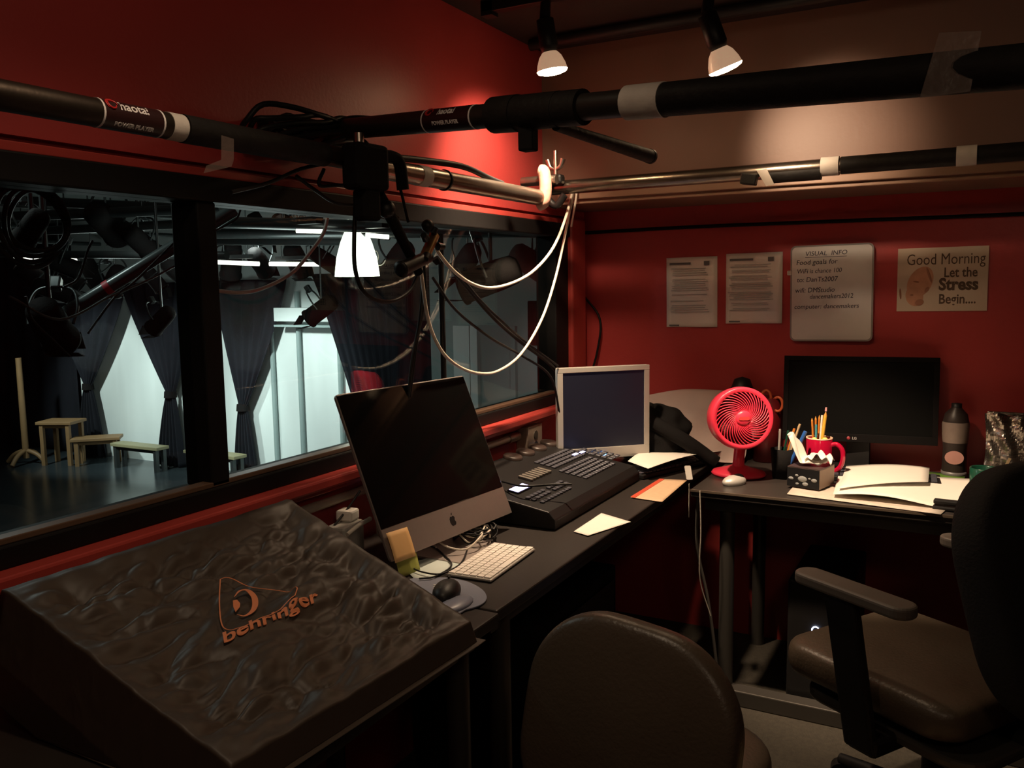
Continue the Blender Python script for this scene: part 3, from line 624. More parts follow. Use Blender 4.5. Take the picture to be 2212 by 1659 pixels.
t = thing('whiteboard', 'small whiteboard with rounded corners and handwritten passwords on the red wall', 'whiteboard', M=facing(((a.x+b.x)/2, YF-.012, (a.z+b.z)/2), -90, 0, .7))
MB().prism(rrect(W, H, .02), -.010, .004).build('board', BOARD, t, bevel=.002)
MB().prism(rrect(W, H, .02), .002, .005).build('rim', mat('grey_board_rim', (.3, .27, .25), .5, var=.05), t)
MB().prism(rrect(W-.012, H-.012, .016), .004, .0056).build('writing_face', BOARD, t)
def L_(txt, x, y, sz, fw, sh=.15): letters(txt, sz, INKB, t, T(-W/2+x*W, H/2-y*H, .0062) @ RZ(.5), 0, .0003, shear=sh, fit=fw*W)
L_('VISUAL  INFO', .18, .11, .024, .5); MB().box((-.02, H/2-.125*H, .0062), (.50*W, .0016, .0005)).build('underline', INKB, t)
L_('Food goals for', .07, .20, .026, .50); L_('WiFi is chance 100', .08, .29, .024, .54); L_('to: DanTs2007', .08, .38, .026, .50)
L_('wifi: DMStudio', .06, .49, .026, .48); L_('dancemakers2012', .24, .555, .024, .52); L_('computer: dancemakers', .05, .66, .024, .78)
MB().box((-W/2-.004, H*.22, .004), (.016, .018, .006)).build('magnet', TAPE, t, bevel=.003)
a, b = wall_rect((1941, 537), (2131, 672)); W = b.x-a.x; H = a.z-b.z
t = thing('poster', 'cream poster reading Good Morning Let the Stress Begin on the red wall', 'poster', M=facing(((a.x+b.x)/2, YF-.004, (a.z+b.z)/2), -90, 0, .5))
POST = mat('cream_poster', (.60, .48, .36), .7, var=.05); PINK = mat('baby_skin_print', (.55, .27, .16), .7, var=.25, vs_=30); PBR = mat('brown_print', (.38, .17, .10), .7, var=.2); PTX = mat('dark_brown_text', (.10, .06, .035), .7, var=.1)
MB().box((0, 0, 0), (W, H, .0016)).build('sheet', POST, t)
def P_(txt, x, y, sz, fw, bo): letters(txt, sz, PTX, t, T(-W/2+x*W, -H/2+y*H, .0014), bo, .0003, fit=fw*W)
P_('Good Morning', .10, .735, .056, .86, 0); P_('Let the', .52, .535, .048, .36, .0008); P_('Stress', .47, .335, .058, .43, .0022); P_('Begin....', .47, .12, .048, .40, .0009)
m_ = MB(); m_.lathe([(0, .0012), (.9, .0012), (1, .0009)], 28, T(-W*.24, -H*.04, 0) @ RZ(-25) @ Matrix.Diagonal((W*.135, H*.26, 1, 1)).to_4x4()); m_.lathe([(0, .0012), (.9, .0012), (1, .0009)], 28, T(-W*.30, -H*.26, 0) @ RZ(15) @ T(0, 0, .0004) @ Matrix.Diagonal((W*.10, H*.16, 1, 1)).to_4x4()); m_.build('face_print', PINK, t)
m_ = MB()
for px, py, sx, sy, r_ in ((-.46, -.22, .012, .09, 5), (-.285, -.03, .035, .012, -10), (-.33, -.24, .018, .014, 0), (-.16, -.16, .02, .05, -30), (-.24, -.36, .05, .05, 20), (-.14, .07, .014, .13, 18)):
    m_.lathe([(0, .0024), (.9, .0024), (1, .0020)], 16, T(W*px, H*py, 0) @ RZ(r_) @ Matrix.Diagonal((W*sx, H*sy, 1, 1)).to_4x4())
m_.build('face_shadows_print', PBR, t)
# outlet box and conduit on the left wall
t = thing('conduit_run', 'pale conduit pipe running along the red wall under the window ledge', 'conduit', (0, 0, 0))
MB().cyl((XW+.018, .3, .882), (XW+.018, 2.72, .892), .0125).build('conduit_pipe', mat('cream_conduit', (.5, .4, .32), .35, var=.08), t)
MB().cyl((XW+.018, 2.70, .892), (XW+.018, 2.775, .892), .018).build('coupling', CHROME, t)
t = thing('outlet_box', 'galvanised square outlet box on the red wall below the window ledge', 'outlet', (XW, 2.855, .868))
GALV = mat('galvanised_steel', (.48, .38, .30), .38, metal=.5, var=.15, vs_=30)
MB().span((0, -.055, -.052), (.05, .055, .052)).build('box_body', GALV, t, bevel=.004)
MB().span((.05, -.057, -.054), (.054, .057, .054)).build('face_plate', GALV, t, bevel=.002)
m_ = MB(); m_.cyl((.053, 0, .018), (.057, 0, .018), .016); m_.cyl((.053, 0, -.022), (.057, 0, -.022), .016); m_.build('socket', mat('dark_socket', (.06, .05, .04), .5, var=.1), t)
# ================================================================== DESKS
def desk(name, label, x0, x1, y0, y1, legs, z=.75):
    t = thing(name, label, 'desk', ((x0+x1)/2, (y0+y1)/2, 0)); cx_, cy_ = (x0+x1)/2, (y0+y1)/2
    MB().span((x0-cx_, y0-cy_, z-.028), (x1-cx_, y1-cy_, z)).build('table_top', DESK, t, bevel=.004)
    MB().span((x0-cx_+.04, y0-cy_+.04, z-.075), (x1-cx_-.04, y1-cy_-.04, z-.03)).build('frame', LEG, t)
    for lx, ly in legs: MB().cyl((lx-cx_, ly-cy_, 0), (lx-cx_, ly-cy_, z-.03), .025).build('leg', LEG, t)
    return t
desk('work_desk', 'dark desk under the covered mixer, nearest the camera', -1.485, -.875, .12, 1.545, [(-.93, .25), (-.93, 1.46), (-1.42, .25), (-1.42, 1.46)])
desk('work_desk', 'dark desk under the computer and lighting console, along the window', -1.485, -.885, 1.553, 3.44, [(-1.42, 1.63), (-.94, 1.66), (-1.42, 3.3)])
dr = desk('work_desk', 'dark desk with the red fan and papers, against the far red wall', -.83, 1.1, 2.80, 3.44, [(-.72, 2.87), (-.72, 3.38), (1.0, 2.87), (1.0, 3.38)])
MB().span((-.83-.135, -.324, .743), (1.1-.135, -.319, .7505)).build('edge_band', DESKEDGE, dr)
MB().span((-.72-.135, -.30, 0), (1.0-.135, -.24, .055)).build('foot_rail', LEG, dr, bevel=.004)
# ------------------------------------------------------------------ mixer under its dust cover
F0 = V((-.875, .79, .80)); F1 = V((-.845, 1.375, .80)); K1 = V((-1.37, 1.455, .965)); K0 = V((-1.38, .80, .965))
t = thing('covered_mixer', 'mixing desk hidden under a crumpled black dust cover with an orange logo', 'mixer', ((-1.12), 1.1, .75)); t0 = t.location
def cov(u, v, flat=False):
    # u: along the front edge away from the camera, v: from front to back; outside 0..1 drapes down
    uu = min(1, max(0, u)); vv = min(1, max(0, v))
    p = (F0*(1-uu)+F1*uu)*(1-vv)+(K0*(1-uu)+K1*uu)*vv
    p = p.copy(); e = 0
    if u < 0: e = -u; p.y += -.02*min(1, e*3)-.025*e
    if u > 1: e = u-1; p.y += .02*min(1, e*3)+.01*e
    if v < 0: e = max(e, -v); p.x += .02*min(1, -v*3)
    if v > 1: e = max(e, v-1); p.x -= .012
    z = p.z-e*.32
    n = .0020*math.sin(9*uu+5*vv+3*math.sin(6*vv))+.0012*math.sin(33*vv-14*uu+2*math.sin(13*uu))+.0008*math.sin(61*uu+31*vv+3*math.sin(17*vv))
    f1 = noise.voronoi(V((uu*3.4+vv*1.2+.4*noise.noise(V((uu*5, vv*5, 0))), vv*7.5-uu*1.8, 3.1)))[0]; f2 = noise.voronoi(V((uu*8+vv*4, vv*17-uu*5, 6.2)))[0]; nz = noise.noise(V((uu*3.2+vv*1.5, vv*8.5-uu*1.5, 3.1))); nz2 = noise.noise(V((uu*7+vv*3, vv*19-uu*4, 9.1))); nz3 = noise.noise(V((uu*16, vv*38-uu*9, 1.7)))
    lm = 1-.8*math.exp(-((uu-.42)**2/.05+(vv-.45)**2/.05)); n *= 1
    if flat: n = 0; lm = 0
    lm *= min(1, max(.12, min(uu, 1-uu, vv, 1-vv)*9))
    n += lm*(.010*(.5-abs(nz)*1.6)+.052*(f1[1]-f1[0])*1.0+.017*(f2[1]-f2[0])+.0030*(.5-abs(nz2)*1.7)-.032)
    sag = -.012*math.sin(PI*uu)*math.sin(PI*vv)
    p.z = max(.753, z+(n+sag if e == 0 else n*.5)); return p-t0
MB().grid(260, 230, lambda a, b: cov(-.55+a*2.1, -.35+b*1.7)).build('dust_cover', COVER, t, solid=.0015, off=1)
o = MB(); o.add([F0-t0+V((-.03, .03, -.045)), F1-t0+V((-.03, -.03, -.045)), K1-t0+V((.03, -.03, -.055)), K0-t0+V((.03, .03, -.055))]+[V((p.x, p.y, .752))-t0 for p in (F0+V((-.03, .03, 0)), F1+V((-.03, -.03, 0)), K1+V((.03, -.03, 0)), K0+V((.03, .03, 0)))], [(0, 1, 2, 3), (7, 6, 5, 4), (0, 4, 5, 1), (1, 5, 6, 2), (2, 6, 7, 3), (3, 7, 4, 0)]); o.build('mixer_body', BLACK, t)
# logo laid on the cover
def on_cover(u, v, h=.0045): q = cov(u, v); q2 = cov(u, v, True); return V((q.x, q.y, max(q.z, q2.z-.004)+h))
def uv_from_px(px, py):
    u, v = .5, .5
    def pr(u, v):
        q = cov(u, v, True)+t0-EYE; z = q.dot(FW); return 1106+FPX*q.dot(RT)/z, 829.5-FPX*q.dot(UP)/z
    for _ in range(30):
        x, y = pr(u, v); h = 1e-3; x1, y1 = pr(u+h, v); x2, y2 = pr(u, v+h)
        a_, b_, c_, d_ = (x1-x)/h, (x2-x)/h, (y1-y)/h, (y2-y)/h; D = a_*d_-b_*c_; ex, ey = px-x, py-y
        u += .6*(ex*d_-b_*ey)/D; v += .6*(a_*ey-c_*ex)/D; u = min(1.1, max(-.1, u)); v = min(1.1, max(-.1, v))
    return V((u, v))
def stroke(uvs, w_, name, closed=False):
    if closed: uvs = uvs+[uvs[0]]
    P = [on_cover(*p) for p in uvs]; m_ = MB(); vv = []
    for i, p in enumerate(P):
        d = (P[min(i+1, len(P)-1)]-P[max(i-1, 0)]) if not (closed and i in (0, len(P)-1)) else P[1]-P[-2]
        s_ = d.cross(V((0, 0, 1))).normalized(); ww = w_(i/(len(P)-1)) if callable(w_) else w_
        vv += [p+s_*ww, p-s_*ww]
    m_.add(vv, [(2*i, 2*i+1, 2*i+3, 2*i+2) for i in range(len(P)-1)]); return m_.build(name, LOGO, t, solid=.0006)
tri = [(476, 1252), (474, 1300), (478, 1345), (490, 1360), (520, 1358), (570, 1335), (625, 1308), (641, 1292), (638, 1284), (600, 1276), (540, 1268), (505, 1252), (488, 1248)]
tu = [uv_from_px(*p) for p in tri]; tu = [p for p in smooth_path([V((q.x, q.y, 0)) for q in tu+[tu[0]]], 5)]
stroke([V((q.x, q.y)) for q in tu], .0011, 'logo_triangle')
cc = [(506, 1290), (518, 1277), (535, 1276), (549, 1290), (551, 1308), (544, 1322), (528, 1331), (512, 1328)]
cu_ = smooth_path([V((*uv_from_px(*p), 0)) for p in cc], 6)
stroke([V((q.x, q.y)) for q in cu_], lambda s_: .0004+.0050*math.sin(PI*s_), 'logo_crescent')
dr_ = [uv_from_px(*p) for p in ((503, 1298), (512, 1296), (519, 1304), (518, 1312), (509, 1323), (504, 1312))]
MB().add([on_cover(*p) for p in dr_], [tuple(range(6))]).build('logo_drop', LOGO, t, solid=.0006)
b0 = uv_from_px(484, 1390); b1 = uv_from_px(690, 1297); hgt = uv_from_px(480, 1366)-b0
wl = (b1-b0)
def wp(co):
    s_ = co.x; q = b0+wl*s_+hgt*(co.y/.72)*.95; return on_cover(q.x, q.y, .0045+co.z*.01)
cuv = bpy.data.curves.new('t', 'FONT')
def behr():
    cu = cuv; cu.body = 'behringer'; cu.size = 1; cu.offset = .022; cu.resolution_u = 4
    o = bpy.data.objects.new('t', cu); C.objects.link(o); bpy.context.view_layer.update()
    me = bpy.data.meshes.new_from_object(o.evaluated_get(bpy.context.evaluated_depsgraph_get())); bpy.data.objects.remove(o)
    import bmesh
    bm = bmesh.new(); bm.from_mesh(me); bmesh.ops.triangulate(bm, faces=bm.faces[:]); bmesh.ops.subdivide_edges(bm, edges=[e for e in bm.edges if e.calc_length() > .12], cuts=3, use_grid_fill=True); bm.to_mesh(me); bm.free()
    xs = [v.co.x for v in me.vertices]; x0, x1 = min(xs), max(xs)
    for v in me.vertices: v.co = wp(V(((v.co.x-x0)/(x1-x0), v.co.y, 0)))
    me.materials.clear(); me.materials.append(LOGO); ob = bpy.data.objects.new('lettering', me); C.objects.link(ob); ob.parent = t
    md = ob.modifiers.new('thickness', 'SOLIDIFY'); md.thickness = .0006; md.offset = 1
behr()
# pale plastic sheet behind the cover
q = [at(190, 1243, 0, -1.42), at(255, 1205, 0, -1.42), at(345, 1175, 0, -1.42), at(300, 1215, 0, -1.40), at(215, 1250, 0, -1.40)]
tag(place(MB().add([p-q[0] for p in q]+[V((p.x, p.y, p.z-.14))-q[0] for p in q], [(0, 1, 2, 3, 4), (0, 5, 6, 1), (1, 6, 7, 2), (4, 9, 5, 0), (3, 8, 9, 4), (2, 7, 8, 3), (9, 8, 7, 6, 5)]).build('plastic_bag', mat('pale_plastic', (.5, .5, .5), .4, var=.1, bump=.5)), q[0]), 'pale plastic bag tucked between the covered mixer and the wall', 'bag')
# ------------------------------------------------------------------ tilted all-in-one computer
t = thing('desktop_computer', 'thin all-in-one computer with black screen and silver chin, tilted back on the desk', 'computer', M=facing((-1.262, 1.872, .992), -4.5, 23, -.4))
W, H = .528, .425; CH = .080
MB().prism(rrect(W, H, .010), -.006, .0015).build('casing', ALU, t, bevel=.001)
MB().lathe([(1, 0), (.9, -.35), (.6, -.8), (0, -1)], 40, T(0, 0, -.006) @ Matrix.Diagonal((W*.46, H*.46, .03, 1)).to_4x4()).build('back_shell', ALU, t)
MB().span((-W/2+.003, -H/2+CH, .0012), (W/2-.003, H/2-.003, .0034)).build('screen_glass', GLASSBLK, t, bevel=.001)
MB().span((-W/2+.001, -H/2+.001, .0012), (W/2-.001, -H/2+CH-.001, .0026)).build('chin', ALU, t); chin = [c for c in t.children if c.name.startswith('chin')][0]
m_ = MB(); ap = [(0, .010), (.004, .012), (.009, .010), (.011, .005), (.0085, .002), (.009, -.003), (.0115, -.006), (.008, -.012), (.004, -.0135), (0, -.012), (-.004, -.0135), (-.008, -.011), (-.0115, -.003), (-.0105, .006), (-.006, .0115)]
m_.prism(ap, .0024, .0032, T(0, -H/2+CH*.5, 0)); m_.prism([(0, .014), (.002, .019), (.005, .021), (.004, .016)], .0024, .0032, T(0, -H/2+CH*.5, 0)); m_.build('fruit_logo', BLACK, chin)
Mi = t.matrix_world.inverted()
m_ = MB(); m_.M = Mi; fx = -1.262
pts = [(-1.36, .99), (-1.38, .90), (-1.375, .80), (-1.34, .765), (-1.28, .757), (-1.06, .757)]
for y0_, y1_ in ((1.775, 1.965),):
    vv = [(x, y, z) for x, z in pts for y in (y0_, y1_)]+[(x+.006 if z > .78 else x, y, z-.0055 if z < .78 else z) for x, z in pts for y in (y0_, y1_)]
    n_ = len(pts); ff = [(2*i, 2*i+1, 2*i+3, 2*i+2) for i in range(n_-1)]+[(2*n_+2*i, 2*n_+2*i+2, 2*n_+2*i+3, 2*n_+2*i+1) for i in range(n_-1)]+[(2*i, 2*i+2, 2*n_+2*i+2, 2*n_+2*i) for i in range(n_-1)]+[(2*i+1, 2*n_+2*i+1, 2*n_+2*i+3, 2*i+3) for i in range(n_-1)]
    m_.add(vv, ff)
m_.build('stand', ALU, t)
FM = facing((-1.262, 1.872, .992), -4.5, 23, -.4)
tag(MB().grid(6, 6, lambda u, v: ((u-.5)*.076, (v-.5)*.074, .002*math.sin(v*3))).build('sticky_note', STICKY, solid=.0006), 'tan sticky note on the lower corner of the computer chin', 'sticky note').matrix_world = FM @ T(-W/2+.046, -H/2+.030, .0065) @ RZ(-2)
tag(MB().grid(6, 4, lambda u, v: ((u-.5)*.076, (v-.5)*.055, .004*v)).build('sticky_note', STICKYG, solid=.0006), 'olive-green sticky note hanging just below the tan one', 'sticky note').matrix_world = FM @ T(-W/2+.058, -H/2-.018, -.006) @ RZ(-4)
# keyboard
kz = .752
k0, k1, k2, k3 = [at(*p, 2, kz) for p in ((965, 1241), (1069, 1175), (1152, 1193), (1058, 1262))]
kc = (k0+k1+k2+k3)/4; lx = ((k1-k0)+(k2-k3))/2; ly = (k0-k3+k1-k2)/2
Mk = axes(kc, lx, ly); KW, KH = lx.length, ly.length*.97
t = thing('keyboard', 'slim white keyboard on the desk in front of the tilted computer', 'keyboard', M=Mk)
MB().span((-KW/2, -KH/2, 0), (KW/2, KH/2, .007)).build('keyboard_tray', ALUW, t, bevel=.003)
m_ = MB(); ku = (KW-.008)/14.5
for r_ in range(6):
    y = KH/2-.006-(r_+.5)*(KH-.010)/6; x = -KW/2+.004
    row = [1]*13+[1.5] if r_ < 5 else [1, 1, 1, 1.25, 5.25, 1.25, 1, 1, 1, 1]
    for kw in row: m_.box((x+kw*ku/2, y, .0085), (kw*ku-.0025, (KH-.010)/6-.0025, .003)); x += kw*ku
m_.build('keys', mat('white_key', (.82, .76, .70), .5, var=.02), t)
# papers and mouse pad
def sheet(name, label, pts, z, m_=None, curl=None, cat='paper', group=None, th=.0006, n=10):
    P = [at(*p, 2, z) for p in pts]; o0 = sum(P, V())/4
    def fn(u, v):
        q = (P[0]*(1-u)+P[1]*u)*(1-v)+(P[3]*(1-u)+P[2]*u)*v; q = q-o0; q.z += curl(u, v) if curl else .001
        return q
    return tag(place(MB().grid(n, n, fn).build(name, m_ or PAPER, solid=th), o0), label, cat, group)
sheet('loose_paper', 'pale sheet under the black cables in front of the computer foot', [(868, 1222), (1000, 1185), (1045, 1200), (905, 1262)], .7535, mat('teal_lit_paper', (.6, .66, .62), .6, var=.2, vs_=12))  # white paper; teal light from the window is put into its colour
mp = MB(); c_ = V((-1.045, 1.565, .7515)); poly = []
for k in range(36):
    a = 2*PI*k/36; r_ = .115 if math.cos(a-.9) > 0 else .13; poly.append((r_*math.cos(a)*1.02, r_*math.sin(a)*(.95-.18*math.cos(a))))
t = thing('mouse_pad', 'blue-grey rounded mouse pad beside the covered mixer', 'mouse pad', c_)
mp.prism(poly, 0, .004).build('pad', mat('grey_blue_pad', (.17, .18, .24), .6, var=.05), t, bevel=.0015)
MB().ball((.07, -.035, .006), (.03, .055, .010), 20, 8).build('wrist_rest', mat('grey_gel', (.22, .23, .30), .35, var=.05), t)
m_ = MB()
for k in range(9): m_.box((-.02+.006*k, .05-.010*k, .0045), (.05, .003, .0008), RZ(0))
m_.build('pad_print_lines', PAPER, t)
q = at(965, 1278, 2, .765)
t = thing('computer_mouse', 'black mouse on the blue-grey pad at the corner of the covered mixer', 'mouse', (q.x, q.y, .7555), math.radians(20))
MB().ball((0, 0, .010), (.031, .055, .024), 24, 12).build('mouse_shell', BLACK, t); MB().box((0, .03, .033), (.004, .016, .006)).build('scroll_wheel', RUBBER, t)
# black cable heap under the computer
rnd = random.Random(3); t = thing('cable_heap', 'tangle of thin black and grey cables under the tilted computer', 'cable', (-1.14, 1.90, .752))
for k in range(7):
    r_ = rnd.uniform(.035, .07); ph = rnd.random()*6; ox, oy = rnd.uniform(-.09, -.03), rnd.uniform(-.04, .14)
    MB().tube([(ox+r_*math.cos(a*.7+ph), oy+r_*1.1*math.sin(a*.7+ph), .008+.03*abs(math.sin(a*.9+k))) for a in range(12)], .0026, 6, 5).build('cable_loop', RUBBER if k % 3 else WHITEC, t)
cable('black_cable', 'thin black cable lying across the pale sheet towards the mouse pad', [at(*p, 2, .762) for p in ((1010, 1185), (1000, 1210), (985, 1225), (950, 1240), (910, 1235), (880, 1222))], .0022, RUBBER)
cable('black_cable', 'thin black cable from the sticky notes towards the keyboard', [at(*p, 2, .760) for p in ((885, 1192), (930, 1180), (960, 1200), (975, 1222), (940, 1245), (905, 1250))], .0022, RUBBER)
# white power strip and plugs behind the computer
q = at(778, 1125, 0, -1.40)
t = thing('power_adapter', 'white power adapter with plugs behind the computer, by the wall', 'adapter', (q.x-.035, q.y-.02, .752), .15)
MB().span((-.03, -.05, 0), (.03, .05, .085)).build('adapter_body', ALUW, t, bevel=.008); MB().span((-.028, .0, .085), (.02, .045, .115)).build('plug', PAPER, t, bevel=.006)
MB().tube([(0, -.05, .03), (.01, -.09, .05), (.02, -.13, .01), (.05, -.15, .006)], .0055, 8).build('lead', WHITEC, t)
cable('white_cable', 'thick white lead lying between the covered mixer and the power adapter', [at(800, 1120, 0, -1.36), at(775, 1135, 0, -1.36), at(750, 1155, 0, -1.36)], .006, WHITEC)
cable('black_cable', 'thin black wire against the red wall behind the computer', [at(778, 1060, 0, -1.44), at(750, 1100, 0, -1.44), at(722, 1135, 0, -1.44)], .003, RUBBER)
# ------------------------------------------------------------------ lighting console
y0, y1 = 2.15, 2.85; xf, xb = -1.03, -1.41; zf, zb = .803, .862
t = thing('lighting_console', 'black lighting console with rows of keys and lit violet displays', 'console', (0, 0, 0))
o = MB(); o.add([(xf, y0, .752), (xf, y1, .752), (xb, y1, .752), (xb, y0, .752), (xf, y0, zf-.022), (xf, y1, zf-.022), (xf-.02, y0, zf), (xf-.02, y1, zf), (xb, y1, zb), (xb, y0, zb)],
 [(3, 2, 1, 0), (0, 1, 5, 4), (4, 5, 7, 6), (6, 7, 8, 9), (1, 2, 8, 7, 5), (0, 4, 6, 9, 3), (3, 9, 8, 2)]); o.build('console_body', BLACK, t, bevel=.004)
sl = (zb-zf)/(xb-(xf-.02)); Mc = axes((xf-.02, y0, zf), (0, 1, 0), (-1, 0, -(zb-zf)/(xb-xf+.02) if False else (zb-zf)/abs(xb-xf+.02)))
def keys(u0, v0, nu, nv, du, dv, kw, kh, m_, name, h=.006):
    b = MB(); b.M = Mc
    for i in range(nu):
        for j in range(nv): b.box((u0+i*du, v0+j*dv, h/2), (kw, kh, h))
    return b.build(name, m_, t, bevel=.0012, seg=1)
keys(.06, .05, 10, 1, .021, .02, .014, .012, KEYC, 'key_row'); keys(.06, .078, 5, 2, .024, .02, .017, .013, KEYC, 'key_row'); keys(.20, .078, 5, 2, .022, .02, .016, .013, KEYC, 'key_row')
keys(.40, .06, 12, 5, .022, .022, .016, .015, KEYC, 'keypad'); keys(.42, .185, 12, 4, .022, .022, .016, .015, KEYC, 'keypad'); keys(.70, .09, 3, 6, .03, .024, .022, .016, KEYC, 'keypad')
keys(.22, .19, 7, 1, .022, .02, .013, .05, mat('fader_cap', (.14, .12, .10), .5, var=.1), 'fader_row', .009)
for i in range(4):
    b = MB(); b.M = Mc @ T(.40+i*.095, .335, 0); b.lathe([(.034, 0), (.034, .008), (.030, .012), (0, .013)], 30); b.build('encoder_wheel', mat('worn_wheel', (.05, .035, .03), .35, var=.1) if not i else bpy.data.materials['worn_wheel'], t)
for (u, v, wd, hg) in ((.115, .155, .085, .030), (.625, .20, .035, .011), (.675, .195, .035, .011)):
    b = MB(); b.M = Mc; b.box((u, v, .003), (wd+.008, hg+.008, .006)); db = b.build('display_bezel', BLACK, t)
    b = MB(); b.M = Mc; b.box((u, v, .0062), (wd, hg, .002)); b.build('lit_display', LEDW, db)
b = MB(); b.M = Mc; b.ball((.70, .35, .006), .006); b.build('blue_indicator', LEDB, t)
cable('black_cable', 'thick black cable lying across the lighting console', [at(*p, 2, .858) for p in ((1085, 1040), (1130, 1050), (1190, 1047), (1235, 1046))], .0035, RUBBER)
# ------------------------------------------------------------------ small silver monitor
t = thing('small_monitor', 'small silver-framed monitor with a dark blue screen in the desk corner', 'monitor', M=facing((-1.205, 2.945, .972), -46, 0))
W, H = .365, .345
b = MB(); b.prism(rrect(W, H, .006), -.022, -.001); b.build('rear_shell', ALUW, t, bevel=.003)
b = MB()
for lo, hi in (((-W/2, H/2-.019, -.002), (W/2, H/2, .006)), ((-W/2, -H/2, -.002), (W/2, -H/2+.042, .006)), ((-W/2, -H/2+.042, -.002), (-W/2+.021, H/2-.019, .006)), ((W/2-.021, -H/2+.042, -.002), (W/2, H/2-.019, .006))): b.span(lo, hi)
b.build('bezel', ALUW, t, bevel=.0015)
MB().span((-W/2+.02, -H/2+.041, -.002), (W/2-.02, H/2-.018, .001)).build('screen', BLUESCR, t)
b = MB(); b.M = T(0, -H/2+.018, .0065); b.lathe([(0, .002), (.006, .0015), (.0075, 0)], 16); b.build('power_light', LEDB, t)
b = MB(); b.M = t.matrix_world.inverted() @ T(-1.205, 2.945, 0) @ RZ(-46+90); b.box((0, .05, .80), (.06, .05, .12)); b.prism(rrect(.20, .15, .03, cy=.02), .752, .764); b.build('stand', ALUW, t, bevel=.003)
# white curled sheet between monitor and fan
sheet('loose_paper', 'long curled white sheet between the small monitor and the red fan', [(1356, 994), (1400, 975), (1562, 972), (1400, 1010)], .80, curl=lambda u, v: .012*math.sin(u*PI)-.004)
q = at(1470, 1003, 2, .77)
t = thing('black_keyboard', 'black keyboard lying under the curled white sheet beside the console', 'keyboard', (-1.02, 3.06, .752), math.radians(70))
MB().span((-.19, -.07, 0), (.19, .07, .016)).build('keyboard_tray', BLACK, t, bevel=.004)
b = MB()
for i in range(17):
    for j in range(5): b.box((-.177+i*.022, -.05+j*.022, .019), (.017, .017, .006))
b.build('keys', KEYC, t)
sheet('red_card', 'orange-edged printed card on the desk in front of the lighting console', [(1362, 1075), (1425, 1035), (1484, 1038), (1430, 1085)], .7525, mat('card_face', (.62, .42, .26), .6, var=.15, vs_=60), cat='card', th=.001)
q0, q1 = at(1362, 1073, 2, .7545), at(1425, 1034, 2, .7545)
tag(place(MB().add([(0, 0, 0), q1-q0, q1-q0+V((.018, 0, 0)), V((.018, -.01, 0))], [(0, 1, 2, 3)]).build('card_strip', mat('card_red', (.55, .07, .03), .6, var=.05), solid=.0008), q0), 'narrow red strip along the edge of the printed card', 'card')
sheet('loose_paper', 'cut-off white note on the desk between keyboard and printed card', [(1239, 1149), (1299, 1109), (1363, 1128), (1270, 1158)], .7525)
t = thing('white_tag', 'white plastic tag hanging over the gap between the two desks', 'tag', at(1487, 1022, 2, .785))
MB().prism(rrect(.022, .055, .004), 0, .004, RZ(30) @ RX(50)).build('tag_plate', ALUW, t); MB().cyl((.012, -.03, -.03), (.012, -.03, -.15), .0015, n=6).build('string', WHITEC, t)
# ------------------------------------------------------------------ red fan
fc = V((-.705, 2.97, .978)); base = V((-.735, 3.08, .752))
t = thing('desk_fan', 'red round desk fan with spiral grille, glowing under the lamp', 'fan', base)
Mf = T(*(fc-base)) @ facing((0, 0, 0), -60, 6)
R_ = .106
b = MB(); b.M = Mf; b.lathe([(R_*.86, .028), (R_*.97, .034), (R_*1.02, .024), (R_*1.03, .0), (R_*.98, -.055), (R_*.80, -.075), (R_*.5, -.085), (0, -.09)], 56); b.build('housing', FANRED, t)
b = MB(); b.M = Mf; b.lathe([(R_*.86, .028), (R_*.84, .012), (R_*.84, -.03), (R_*.4, -.035), (0, -.035)], 48); b.build('inner_bowl', FANDK, t)
b = MB(); b.M = Mf
for i in range(36):
    a0 = 2*PI*i/36; pts = []
    for k in range(7):
        s_ = k/6; rr = R_*(.25+.62*s_); a = a0+1.15*s_**.8; pts.append((rr*math.cos(a), rr*math.sin(a), .036-.010*s_+.006*math.sin(PI*s_)))
    b.tube(pts, .0021, 5, 2)
b.build('spiral_grille', FANRED, t)
b = MB(); b.M = Mf; b.lathe([(R_*.27, .030), (R_*.26, .038), (R_*.18, .043), (0, .044)], 32); b.build('hub_cap', FANRED, t)
b = MB(); b.M = Mf; b.prism(rrect(.036, .012, .005), .043, .0455); b.build('hub_badge', mat('fan_badge', (.8, .06, .06), .3, var=.05), t)
for i in range(5):
    b = MB(); b.M = Mf @ RZ(72*i)
    b.grid(6, 4, lambda u, v: (.025+.055*u, (v-.5)*.05*(1-.3*u), -.012+.02*(v-.5))); b.build('blade', FANDK, t, solid=.0015)
b = MB(); b.tube([(0, 0, .0), (0, -.0, .05), (0, .02, .10), ((fc-base).x*.6, .0, .14)], lambda u: .026-.006*math.sin(PI*u), 18).build('neck', FANRED, t)
b = MB(); b.lathe([(0, 0), (.094, 0), (.098, .006), (.092, .014), (.055, .024), (.028, .034), (0, .036)], 48, Matrix.Diagonal((1, .85, 1, 1)).to_4x4()); b.build('base', FANRED, t)
# silver mouse on the right desk
q = at(1586, 1040, 2, .76)
t = thing('computer_mouse', 'silver and black mouse in front of the red fan', 'mouse', (q.x, q.y, .752), math.radians(150))
MB().ball((0, 0, .008), (.030, .05, .022), 24, 12).build('mouse_shell', ALUW, t); MB().ball((0, -.018, .0130), (.019, .028, .0205), 20, 10).build('dark_button_panel', GLASSBLK, t)
